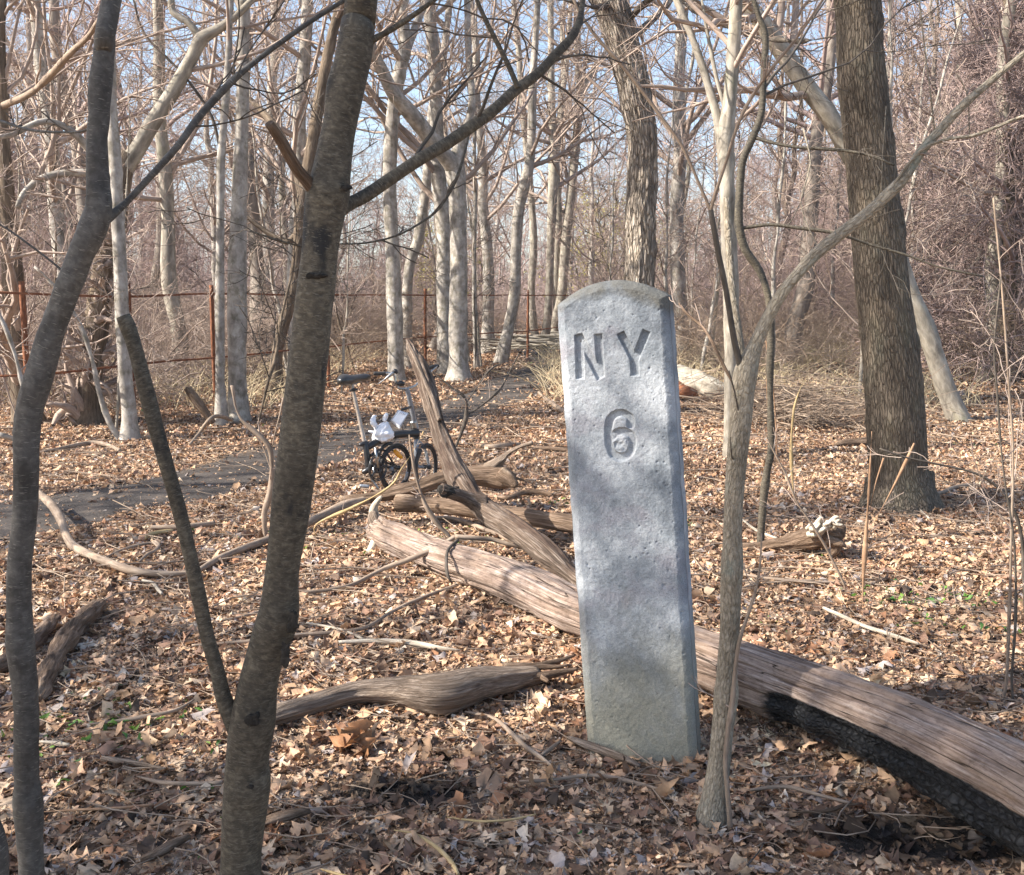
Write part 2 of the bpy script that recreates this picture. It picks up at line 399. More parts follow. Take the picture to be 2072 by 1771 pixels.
path_px = [(-260, 1105), (-60, 1062), (100, 1036), (300, 1000), (480, 960), (640, 912), (800, 868), (940, 826), (1040, 782), (1110, 748), (1100, 722), (1075, 706)]
path_c = np.array([gnd(x, y)[:2] for x, y in path_px])
path_s = spline(np.hstack([path_c, np.zeros((len(path_c), 1))]), .12)[:, :2]

def path_dist(x, y):
    x = np.asarray(x, float); y = np.asarray(y, float); d = np.full(x.shape, 99.0)
    for p in path_s[::3]: d = np.minimum(d, np.hypot(x-p[0], y-p[1]))
    return d
ash_shade_spots = [(gnd(830, 1600), .2, .08), (gnd(1900, 1690), .34, .12)]  # an ash patch, then the log's underside shadow painted over dark bare soil
def ash_shade_f(x, y):
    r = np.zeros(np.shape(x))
    for p, a, b in ash_shade_spots: r = np.maximum(r, np.exp(-(((x-p[0])/a)**2+((y-p[1])/b)**2)*.8))
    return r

sx_ = np.linspace(-6.2, 6.2, 330); xs = np.sinh(sx_)*.62
ys = np.concatenate([np.linspace(-14, 1.4, 24)[:-1], 1.4+np.expm1(np.linspace(0, 5.2, 330))*1.9])
X, Y = np.meshgrid(xs, ys); Z = terrain(X, Y)
g = MB(); nx = len(xs); i = np.arange(len(ys)-1)[:, None]*nx; j = np.arange(nx-1)[None, :]
g.add(np.stack([X, Y, Z], -1), np.stack([i+j, i+j+1, i+nx+j+1, i+nx+j], -1), ex=ash_shade_f(X, Y).ravel())
structure(g.build('ground', M['soil'], attr='ash_shade'))

T_ = np.gradient(path_s, axis=0); T_ /= np.linalg.norm(T_, axis=1, keepdims=True)
Nn = np.stack([-T_[:, 1], T_[:, 0]], 1); nn = len(path_s); rows = []
for k in range(-6, 7):
    w = .6*k/6*(1+.25*vnoise(np.stack([path_s[:, 0]*1.7, path_s[:, 1]*1.7, np.full(nn, 5.0+np.sign(k))], 1)) + (.08*vnoise(np.stack([path_s[:, 0]*9, path_s[:, 1]*9, np.full(nn, 1.0)], 1)) if abs(k) == 6 else 0))
    q = path_s+Nn*w[:, None]
    rows.append(np.stack([q[:, 0], q[:, 1], terrain(q[:, 0], q[:, 1])+.012-.010*(abs(k)/6)**4], 1))
R_ = np.array(rows); g = MB(); i = np.arange(12)[:, None]*nn; j = np.arange(nn-1)[None, :]
g.add(R_, np.stack([i+j, i+j+1, i+nn+j+1, i+nn+j], -1)); structure(g.build('path', M['path']))

# ------------------------------------------------------------------ leaf litter
PAL = np.array([[.57, .37, .23], [.65, .475, .32], [.46, .285, .165], [.3, .175, .115], [.15, .088, .055], [.36, .18, .095], [.4, .33, .29], [.6, .5, .4], [.57, .36, .23], [.09, .06, .042]])
PW = np.array([.22, .12, .18, .15, .09, .05, .07, .02, .07, .04]); PW = PW/PW.sum()

def leaf_batch(mb, xy, size, st, tilt=.35, pile=.025, pal=PAL, pw=PW, zf=terrain, dark=None, crinkle=.12, kinds=None):
    n = len(xy)
    if n == 0: return
    t = np.linspace(0, 1, st)[None, :]
    kind = rng.choice(4, n, p=[.42, .22, .16, .2] if kinds is None else kinds)[:, None]
    lob = 3+rng.random((n, 1))*1.2; ph = rng.random((n, 1))*.6
    oak = .27*np.sin(PI*np.clip(t*.97+.03, 0, 1))**.6*(1+.68*np.cos(2*PI*(lob*t+ph)))
    ov = .21*np.sin(PI*t)**.8
    mp = .38*np.exp(-((t-.42)/.25)**2)*(1+.6*np.cos(2*PI*(2.6*t+ph)))
    fr = .3*np.sin(PI*np.clip(t, 0, 1))**.35*(1+.4*rng.standard_normal((n, st))*.5)
    W = np.where(kind == 0, oak, np.where(kind == 1, ov, np.where(kind == 2, mp, fr)))
    W = np.clip(W, .015, .6)*size[:, None]
    xx = (t-.5)*size[:, None]
    arch = rng.normal(.0, .28, (n, 1))*size[:, None]; fold = rng.normal(.2, .35, (n, 1))
    bend = rng.normal(0, .12, (n, 1))*size[:, None]*(t-.5)**2*4
    zc = -arch*(2*t-1)**2
    cr = crinkle*size[:, None]
    mid = np.stack([xx, bend, zc+cr*.4*rng.standard_normal((n, st))], -1)
    sh = .12*size[:, None]*rng.standard_normal((n, st))
    L = np.stack([xx+sh, bend+W, zc+fold*W+cr*rng.standard_normal((n, st))], -1)
    Rr = np.stack([xx-sh, bend-W*(1+.15*rng.standard_normal((n, st))), zc+fold*W+cr*rng.standard_normal((n, st))], -1)
    loc = np.stack([L, mid, Rr], 2)                                  # n,st,3,3
    tl = rng.normal(0, tilt, (n, 2)); nz = np.stack([tl[:, 0], tl[:, 1], np.ones(n)], 1); nz /= np.linalg.norm(nz, axis=1, keepdims=True)
    ya = rng.random(n)*2*PI; a = np.stack([np.cos(ya), np.sin(ya), np.zeros(n)], 1)
    a -= nz*(a*nz).sum(1, keepdims=True); a /= np.linalg.norm(a, axis=1, keepdims=True); b = np.cross(nz, a)
    Wd = loc[..., 0:1]*a[:, None, None]+loc[..., 1:2]*b[:, None, None]+loc[..., 2:3]*nz[:, None, None]
    z0 = zf(xy[:, 0], xy[:, 1])+rng.random(n)*pile - np.quantile(Wd[..., 2].reshape(n, -1), .25, axis=1)
    Wd = Wd+np.stack([xy[:, 0], xy[:, 1], z0], 1)[:, None, None]
    c = pal[rng.choice(len(pal), n, p=pw)]*rng.uniform(.75, 1.25, (n, 1))
    # patches of paler, bleached litter and of darker damp litter
    pt = vnoise(np.stack([xy[:, 0]*.9, xy[:, 1]*.9, np.full(n, 9.0)], 1))*.5+vnoise(np.stack([xy[:, 0]*3, xy[:, 1]*3, np.full(n, 2.0)], 1))*.4
    c = c*(1+.28*pt[:, None])
    if dark is not None: c = c*(1-.85*dark[:, None])
    c = np.clip(c, .01, .8)
    tc = np.broadcast_to(c[:, None, :], (n, st*3, 3))
    base = (np.arange(n)*st*3)[:, None, None]; s_ = np.arange(st-1)[None, :, None]*3; w_ = np.arange(2)[None, None, :]
    q = np.stack([base+s_+w_, base+s_+w_+1, base+s_+w_+4, base+s_+w_+3], -1).reshape(-1, 4)
    mb.add(Wd.reshape(-1, 3), q, tc=tc.reshape(-1, 3))

def frustum_pts(n, y0, y1, m=.62, pad=.5, pw=1.0):
    """uniform on the ground between two distances, a little wider than the view"""
    y = np.sqrt(rng.random(n)*((y1+pad)**2-(y0+pad)**2)+(y0+pad)**2)-pad if pw == 1.0 else y0*(y1/y0)**rng.random(n)
    x = rng.uniform(-1, 1, n)*(y*m+pad)
    return np.stack([x, y], 1)

def thin(xy, keep_path=.12, keep_ash_shade=.35):
    d = path_dist(xy[:, 0], xy[:, 1]); a = ash_shade_f(xy[:, 0], xy[:, 1])
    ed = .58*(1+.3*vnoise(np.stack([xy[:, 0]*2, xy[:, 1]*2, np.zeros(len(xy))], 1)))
    k = keep_path+(1-keep_path)*sstep(ed*.75, ed*1.25, d); k = k*(1-(1-keep_ash_shade)*sstep(.3, .6, a))
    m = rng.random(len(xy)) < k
    m &= ~((np.abs(xy[:, 0]-.42) < .17) & (np.abs(xy[:, 1]-2.98) < .06))
    return xy[m], a[m]

lit = MB()
def lay(n, y0, y1, smin, smax, st, **kw):
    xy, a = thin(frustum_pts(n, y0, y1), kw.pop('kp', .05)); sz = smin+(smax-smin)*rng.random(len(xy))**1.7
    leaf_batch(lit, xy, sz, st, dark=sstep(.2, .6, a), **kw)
lay(8500, 1.5, 4.2, .03, .085, 11, tilt=.17, pile=.012, crinkle=.045)
lay(500, 1.5, 4.2, .06, .11, 11, tilt=.5, pile=.02, crinkle=.06)
lay(52000, 1.5, 4.2, .008, .032, 5, tilt=.3, pile=.014, crinkle=.07)
lay(17000, 4.0, 7.2, .03, .085, 7, tilt=.2, pile=.012, crinkle=.06)
lay(80000, 4.0, 7.5, .01, .036, 4, tilt=.34, pile=.016, crinkle=.08)
lay(100000, 7.0, 13.0, .02, .07, 4, tilt=.3, pile=.018, kp=.05)
lay(26000, 5.5, 14.0, .008, .035, 4, tilt=.4, pile=.015, kp=.55)
lay(110000, 13.0, 26, .04, .1, 3, tilt=.38, pile=.03, kp=.05)
lay(52000, 26, 60, .12, .26, 3, tilt=.42, pile=.05)
tag(lit.build('leaf_litter', M['leaf']), 'fallen brown and tan oak leaves covering the forest floor', 'leaves', kind='stuff')

# fine broken twigs lying among the leaves
tw = MB()
def twigs(n, y0, y1, l0, l1, r):
    xy, _ = thin(frustum_pts(n, y0, y1), .25, .6); m = len(xy)
    ln = rng.uniform(l0, l1, m)*rng.random(m)**.5; ya = rng.normal(0, .9, m); k = 5
    s = np.linspace(-.5, .5, k)[None, :, None]*ln[:, None, None]
    d = np.stack([np.cos(ya), np.sin(ya), rng.normal(0, .06, m)], 1)[:, None]; e = np.stack([-np.sin(ya), np.cos(ya), 0*ya], 1)[:, None]
    P = np.stack([xy[:, 0], xy[:, 1], terrain(xy[:, 0], xy[:, 1])+.018+.022*rng.random(m)], 1)[:, None]+d*s+e*(s**2/ln[:, None, None])*rng.normal(0, .9, (m, 1, 1))
    P = P+rng.normal(0, .006, P.shape)*ln[:, None, None]*2
    R = np.broadcast_to(np.array([1, .9, .8, .65, .4]), (m, k))*rng.uniform(.5, 1.4, (m, 1))*r
    tw.batch(P, R, 4)
twigs(1100, 1.6, 4.5, .08, .5, .0021); twigs(1500, 4.5, 9, .2, .9, .0035); twigs(1600, 9, 22, .4, 1.8, .007)
tag(tw.build('twig_litter', M['stick']), 'thin broken twigs scattered over the fallen leaves', 'twigs', kind='stuff')

# seedlings pushing through the leaves
gr = MB()
def greens(px, n, spread, s0, s1):
    c = gnd(*px); xy = c[:2]+rng.normal(0, 1, (n, 2))*np.array(spread)
    leaf_batch(gr, xy, rng.uniform(s0, s1, n), 4, tilt=.5, pile=.03, pal=np.array([[.12, .24, .04], [.2, .33, .06], [.07, .16, .035]]), pw=np.array([.4, .35, .25]), kinds=[0, 1, 0, 0], crinkle=.05)
for px, n, sp_, a, b in [((110, 1450), 46, (.2, .12), .02, .045), ((130, 1490), 30, (.22, .1), .02, .04), ((300, 1480), 12, (.15, .07), .02, .04), ((150, 1560), 16, (.3, .1), .02, .04),
        ((390, 1530), 4, (.04, .03), .02, .035), ((400, 1615), 4, (.04, .03), .015, .025), ((180, 1700), 12, (.4, .1), .012, .025), ((1895, 1222), 60, (.22, .12), .02, .05), ((1930, 1272), 16, (.1, .06), .02, .04), ((2050, 1285), 14, (.06, .05), .02, .05),
        ((1520, 1270), 8, (.08, .05), .015, .03), ((1600, 1115), 10, (.12, .08), .015, .03), ((1380, 1060), 20, (.1, .1), .02, .04), ((700, 1095), 60, (.25, .2), .012, .03), ((900, 1095), 40, (.2, .12), .015, .04), ((1150, 1025), 12, (.1, .1), .02, .04), ((1050, 735), 40, (.8, .8), .03, .08),
        ((420, 830), 40, (1.2, .8), .04, .1), ((230, 790), 60, (1.2, 1.2), .05, .1), ((1960, 905), 10, (.1, .1), .03, .05), ((1360, 880), 16, (.3, .2), .03, .06), ((440, 1085), 10, (.2, .08), .02, .04)]:
    greens(px, n, sp_, a, b)
tag(gr.build('green_seedlings', M['green']), 'tiny green seedlings sprouting between the dry leaves', 'seedlings', kind='stuff')
cl = MB(); c0 = gnd(1355, 1522)
xy = c0[:2]+rng.normal(0, 1, (9, 2))*np.array([.028, .02]); leaf_batch(cl, xy, rng.uniform(.026, .038, 9), 6, tilt=.25, pile=.03, pal=np.array([[.09, .22, .07], [.13, .3, .1]]), pw=np.array([.5, .5]), kinds=[0, 1, 0, 0], crinkle=.03)
tag(cl.build('clover_sprig', M['green']), 'small green round-leaved sprig at the foot of the grey milestone', 'plant')

# ------------------------------------------------------------------ branching
def tangents(P):
    T = np.gradient(P, axis=1); return T/(np.linalg.norm(T, axis=-1, keepdims=True)+1e-9)

def spawn(PP, RR, count, t0, t1, ang, lens, npts, wander=.25, up=.05, rf=.55, rmin=.002, tw_=None, rtip=.25):
    """children of every parent polyline; lens(t, parent_length)->length"""
    m, n, _ = PP.shape; k = m*count
    t = rng.uniform(t0, t1, (m, count)) if tw_ is None else np.tile(tw_, (m, 1))
    f = t*(n-1); i = np.clip(f.astype(int), 0, n-2); w = (f-i)[..., None]; r = np.arange(m)[:, None]
    st = PP[r, i]*(1-w)+PP[r, i+1]*w; T = tangents(PP); d = T[r, i]
    pr = RR[r, i]*(1-w[..., 0])+RR[r, i+1]*w[..., 0]
    PL = np.linalg.norm(np.diff(PP, axis=1), axis=-1).sum(1)[:, None]+0*t
    st = st.reshape(k, 3); d = d.reshape(k, 3); pr = pr.reshape(k); t = t.reshape(k); PL = PL.reshape(k)
    rv = rng.standard_normal((k, 3)); pe = rv-d*(rv*d).sum(1, keepdims=True); pe /= np.linalg.norm(pe, axis=1, keepdims=True)+1e-9
    a = rng.normal(ang, .22, k)[:, None]
    d0 = d*np.cos(a)+pe*np.sin(a)
    L = lens(t, PL)*rng.uniform(.6, 1.25, k)
    s = npts-1; dirs = d0[:, None, :]+np.cumsum(rng.standard_normal((k, s, 3))*wander, axis=1)*np.sqrt(3./s)
    dirs[..., 2] += up*np.arange(1, s+1)/s*3
    dirs /= np.linalg.norm(dirs, axis=-1, keepdims=True)
    P = np.concatenate([st[:, None], st[:, None]+np.cumsum(dirs*(L/s)[:, None, None], 1)], 1)
    r0 = np.maximum(pr*rf*rng.uniform(.75, 1.1, k), rmin)
    R = np.maximum(r0[:, None]*(1-(1-rtip)*np.linspace(0, 1, npts)[None, :]), rmin*.8)
    return P, R

def crown(mb, P, R, n1=(14, .25, .97), size=1.0, n2=6, n3=5, n4=3, rmin=.003, sides=(6, 4, 3, 3), up=.06, wander=.25, ang=.95, l1=.34, keep=None, long_low=False):
    """four levels of bare branches on one stem (P (n,3), R (n))"""
    PP, RR = P[None], R[None]
    p1, r1 = spawn(PP, RR, n1[0], n1[1], n1[2], ang, lambda t, L: size*l1*L*(1.15-.75*t if not long_low else 1.1-.55*t), 9, wander*.8, up, .5, rmin*1.6)
    if keep is not None:
        k = keep(p1); p1, r1 = p1[k], r1[k]
    mb.batch(p1, r1, sides[0])
    p2, r2 = spawn(p1, r1, n2, .15, .98, .8, lambda t, L: .55*L*(1.1-.5*t), 7, wander, up*.7, .6, rmin*1.25); mb.batch(p2, r2, sides[1])
    if n3:
        p3, r3 = spawn(p2, r2, n3, .12, .98, .75, lambda t, L: .55*L*(1.1-.4*t), 5, wander, up*.5, .62, rmin); mb.batch(p3, r3, sides[2])
        if n4:
            p4, r4 = spawn(p3, r3, n4, .1, .98, .7, lambda t, L: .6*L, 4, wander, up*.3, .65, rmin*.85); mb.batch(p4, r4, sides[3])
    return p1, r1

# ------------------------------------------------------------------ trees traced from where they stand
def bark_disp(amp, fr=(14, 14, 5), lump=.0, ridge=False, kn=0):
    def f(tc, th, L, R):
        d = amp*fbm(tc*np.array(fr), 3) if not ridge else amp*(.5-1.6*np.abs(vnoise(tc*np.array(fr)+.02*R[..., None]))) + amp*.4*fbm(tc*np.array(fr)*2.1, 2)
        if lump: d = d+lump*R*vnoise(tc*np.array([4, 4, 3.])+5)
        if kn: d = d+kn*np.minimum(R, .05)*np.clip(vnoise(tc*np.array([13, 13, 8.])+31)-.42, 0, 1)
        return d
    return f

def px_poly(pts, Y, dY=0.0, step=None):
    """picture points (x, y, width[, extra distance]) at distance Y -> world points and radii"""
    out = []
    for k, p in enumerate(pts):
        yy = Y+dY*k/(max(1, len(pts)-1))+(p[3] if len(p) > 3 else 0)
        w = at(p[0], p[1], yy); out.append([*w, p[2]*.5*depth_scale(p[0], p[1], yy)])
    return np.array(out)

def extend(W, top, rtop=.02, lean=.5, seg=.8):
    """carry a stem on upward past the last traced point"""
    d = W[-1, :3]-W[-2, :3]; d = d/np.linalg.norm(d)
    p = W[-1].copy(); rows = [W]; n = max(2, int((top-p[2])/seg)); r0 = p[3]
    for k in range(n):
        d = d*lean+np.array([0, 0, 1])*(1-lean)*.3+rng.normal(0, .09, 3)*np.array([1, 1, .3]); d[2] = max(d[2], .35); d /= np.linalg.norm(d)
        p = p.copy(); p[:3] += d*seg; p[3] = r0+(rtop-r0)*(k+1)/n; rows.append(p[None])
    return np.vstack(rows)

def traced_tree(name, label, trunk, Y=None, mat='far_bark', top=13, limbs=(), crown_kw=None, sides=20, step=.08, disp=.006, lump=.06, cat='tree', group=None, flare=1.35, twigmat='twig', low=.0, parent=None, sink=.12, limb_crown=True, base_at=None, fr=(14, 14, 5), ridge=False):
    if Y is None: Y = gnd(trunk[0][0], trunk[0][1])[1]
    W = px_poly(trunk, Y)
    root = empty(name, (W[0, 0], W[0, 1], terrain(W[0, 0], W[0, 1])), label, cat, group)
    org = np.array(root.location)
    gz = org[2]
    if W[0, 2] > gz+.02 or base_at is not None:                       # foot hidden or out of frame: run down to the soil
        b = W[0].copy(); b[2] = gz; 
        if base_at is not None: b[:3] = base_at
        W = np.vstack([b[None], W])
    W[0, 2] = min(W[0, 2], gz)
    s0 = W[0].copy(); s0[2] -= sink; s0[3] *= flare
    W = np.vstack([s0[None], W])
    if flare > 1.0:
        k = W[1].copy(); W[1, 3] *= (1+(flare-1)*.6)
    vis = len(W)
    if top: W = extend(W, top)
    Ws = spline(W, step); P, R = Ws[:, :3], np.maximum(Ws[:, 3], .003)
    mb = MB(); mb.tube(P, R, sides, disp=bark_disp(disp, fr, lump=lump, ridge=ridge, kn=.5), cap=(False, True))
    mb.build('trunk', M[mat], root, org)
    cb = MB(); kw = dict(n1=(12, .3, .98), size=1.0)
    kw.update(crown_kw or {})
    idx = np.linspace(0, len(P)-1, 24).astype(int)
    if kw.get('n1')[0]:
        crown(cb, P[idx], R[idx], **kw)
        cb.build('crown', M[twigmat], root, org)
    for L in limbs:
        pts, dY = L[0], L[1] if len(L) > 1 else 0; lk = L[2] if len(L) > 2 else {}
        V = px_poly(pts, Y, dY)
        if lk.get('grow'): V = extend(V, V[-1, 2]+lk['grow'], .008, .8, .3)
        Vs = spline(V, lk.get('step', step)); lm = MB()
        lm.tube(Vs[:, :3], np.maximum(Vs[:, 3], .0015), lk.get('sides', max(6, sides//2)), disp=bark_disp(disp*.6, lump=lump), cap=(False, True))
        nt = lk.get('n', 6)
        tm_ = M[lk.get('tmat', twigmat)]
        if nt > 5: o = lm.build(lk.get('name', 'branch'), M[lk.get('mat', mat)], root, org)
        if nt:
            tb = MB() if nt > 5 else lm; ii = np.linspace(0, len(Vs)-1, 12).astype(int)
            p1, r1 = spawn(Vs[None, ii, :3], Vs[None, ii, 3], nt, .12, .97, .8, lambda t, l: lk.get('tl', .3)*l*(1.2-.5*t), 8, .2, .04, .4, lk.get('rm', .0015)*1.4); tb.batch(p1, r1, 5, mi=1)
            p2, r2 = spawn(p1, r1, lk.get('n2', 3), .2, .97, .7, lambda t, l: .45*l, 6, .2, .03, .6, lk.get('rm', .0015)); tb.batch(p2, r2, 4, mi=1)
            if nt > 5:
                tb.qm = [q_*0 for q_ in tb.qm]; tb.build('twigs', tm_, o, org)
        if nt <= 5: lm.build(lk.get('name', 'branch'), [M[lk.get('mat', mat)], tm_], root, org)
    return root, org
# ------------------------------------------------------------------ near saplings framing the view
HC = dict(n1=(10, .45, .98), size=.9, n2=5, n3=4, n4=2, rmin=.0018, sides=(8, 5, 4, 3))
# the forked sapling in front
root, org = traced_tree('forked_sapling', 'dark-barked forked sapling in the left foreground with a sawn-off limb stub',
    [(486, 1905, 90), (487, 1771, 82), (492, 1650, 84), (500, 1540, 86), (512, 1460, 92), (524, 1380, 78), (545, 1300, 74), (562, 1240, 76), (572, 1150, 72), (583, 1060, 74), (594, 980, 77), (605, 900, 76), (616, 800, 75), (627, 700, 74), (637, 600, 72),
     (648, 500, 70), (657, 430, 78), (664, 390, 84), (671, 350, 74), (684, 270, 67), (702, 180, 70), (718, 100, 72), (724, 50, 66), (731, 0, 64)],
    Y=2.0, mat='sapling', top=7.5, sides=40, step=.012, disp=.0016, lump=.05, flare=1.25, twigmat='twig_dark', crown_kw=dict(HC, n1=(9, .62, .98)),
    limbs=[([(492, 1520, 34), (470, 1455, 36), (452, 1410, 32), (438, 1350, 29), (420, 1290, 28), (403, 1210, 28), (384, 1120, 27), (362, 1030, 29), (342, 960, 29), (322, 890, 30), (304, 820, 32), (288, 760, 31), (272, 700, 31), (258, 660, 34), (249, 640, 30)], 0, dict(name='left_stem', n=0, step=.012, sides=28)),
           ([(266, 700, 14), (268, 675, 13), (269, 655, 14)], 0, dict(name='stub', n=0, sides=12, step=.01)),
           ([(655, 420, 26), (625, 372, 27), (603, 345, 25), (585, 315, 24), (565, 280, 22), (545, 250, 20)], -.12, dict(name='limb_stub', n=0, step=.01, sides=20, mat='brown_wood')),
           ([(655, 385, 44), (652, 350, 38), (650, 332, 20)], -.03, dict(name='burl', n=0, step=.01, sides=20)),
           ([(676, 435, 34), (703, 415, 28), (740, 396, 27), (790, 362, 26), (850, 322, 25), (905, 290, 24), (955, 255, 23), (1000, 222, 22), (1040, 185, 22), (1085, 152, 20), (1125, 110, 19), (1155, 78, 17), (1172, 45, 15), (1178, 10, 10), (1190, -60, 8)], .35, dict(name='branch', n=6, step=.02, sides=18, tl=.16, n2=3, tmat='twig_dark', grow=1.0)),
           ([(1048, 178, 13), (1030, 135, 12), (1010, 95, 11), (985, 45, 10), (965, 0, 9), (950, -60, 7)], .0, dict(name='twig_branch', n=3, sides=10, step=.03, grow=.5)),
           ([(740, 90, 20), (765, 75, 14), (800, 55, 13), (845, 25, 11), (890, -8, 9), (950, -50, 7)], 0, dict(name='branch', n=4, sides=12, step=.03, grow=.4)),
           ([(688, 494, 5), (740, 492, 5), (800, 478, 5), (850, 452, 5), (890, 420, 5), (922, 365, 5), (940, 310, 4), (950, 268, 4)], .3, dict(name='twig_branch', n=3, sides=7, tl=.2, n2=2, step=.03)),
           ([(648, 512, 5), (610, 500, 5), (560, 485, 5), (505, 468, 4)], 0, dict(name='twig_branch', n=2, sides=7, tl=.2, n2=2, step=.03)),
           ])
# scars, wound and bark lips on its stem
scar_m = bark('blackened_scar', [(.012, .011, .01), (.03, .026, .022), (.07, .06, .05)], 60, 60, bs=1, bd=.006)
def scar(x, y, w, h, Y, seed):
    c = at(x, y, Y); s = depth_scale(x, y, Y); k = 26; r = 18; mb = MB()
    th = np.linspace(0, PI, r)[:, None]; ph = np.linspace(0, 2*PI, k, endpoint=False)[None, :]
    P = np.stack([np.sin(th)*np.cos(ph)*w*s*.5, -np.cos(th)*.3*w*s*.5+0*ph, np.sin(th)*np.sin(ph)*h*s*.5], -1)
    n_ = fbm(P*110+seed, 4)[..., None]; P = P*(1+.4*n_)+c
    i = np.arange(r-1)[:, None]*k; j = np.arange(k)[None, :]; j2 = (j+1) % k
    mb.add(P.reshape(-1, 3), np.stack([i+j, i+j2, i+k+j2, i+k+j], -1), tc=P.reshape(-1, 3))
    mb.build('bark_scar', scar_m, root, org)
for a in [(640, 558, 46, 15, 1.966, 1), (592, 1258, 24, 56, 1.955, 2), (577, 1325, 20, 56, 1.958, 3), (512, 1456, 32, 30, 1.952, 4), (700, 380, 28, 12, 1.966, 6), (507, 1592, 22, 9, 1.945, 7)]: scar(*a)

traced_tree('leaning_sapling', 'smooth dark grey sapling bending at the left edge with one long branch rising right',
    [(64, 1900, 52), (64, 1771, 48), (57, 1660, 48), (54, 1560, 47), (54, 1480, 47), (53, 1414, 47), (46, 1350, 50), (39, 1270, 48), (38, 1180, 47), (44, 1100, 46), (51, 1024, 46), (54, 940, 47), (54, 874, 49), (61, 824, 51), (80, 757, 54), (96, 700, 50), (110, 657, 48), (134, 590, 49),
     (162, 520, 50), (186, 467, 54), (200, 420, 52), (199, 370, 44), (196, 320, 41), (198, 260, 40), (203, 190, 40), (213, 90, 39), (225, 0, 38)],
    Y=1.9, mat='grey_sapling', top=7, sides=36, step=.015, disp=.0016, lump=.02, flare=1.2, fr=(50, 50, 30), twigmat='twig_dark', crown_kw=dict(HC, n1=(8, .62, .98)),
    limbs=[([(196, 455, 30), (222, 438, 22), (250, 415, 15), (300, 362, 14), (360, 295, 14), (392, 250, 14), (423, 213, 13), (477, 157, 12), (520, 122, 10), (567, 87, 10), (630, 43, 9), (690, 5, 8), (760, -35, 7)], .25, dict(n=4, step=.02, sides=14, tl=.14, n2=2, tmat='twig_dark', grow=.6)),
           ([(477, 158, 6), (500, 110, 5), (535, 60, 4), (576, 0, 4), (600, -40, 3)], .0, dict(name='twig_branch', n=2, sides=7, step=.03)),
           ([(126, 548, 7), (95, 522, 6), (60, 496, 6), (30, 474, 5), (0, 455, 5), (-60, 430, 4)], 0, dict(name='twig_branch', n=2, sides=7, step=.03)),
           ([(188, 250, 8), (170, 265, 6), (120, 268, 6), (60, 263, 5), (0, 245, 5)], .2, dict(name='twig_branch', n=3, sides=7, step=.03, tl=.25)),
           ])
traced_tree('sapling', 'edge of a dark sapling cut off by the bottom left corner', [(-12, 1900, 60), (-16, 1771, 56), (-26, 1690, 54), (-60, 1560, 50), (-110, 1400, 46), (-150, 1200, 44)], Y=1.75, mat='grey_sapling', top=5, sides=24, step=.03, disp=.001, lump=.03, twigmat='twig_dark', crown_kw=dict(HC, n1=(5, .7, .98)))

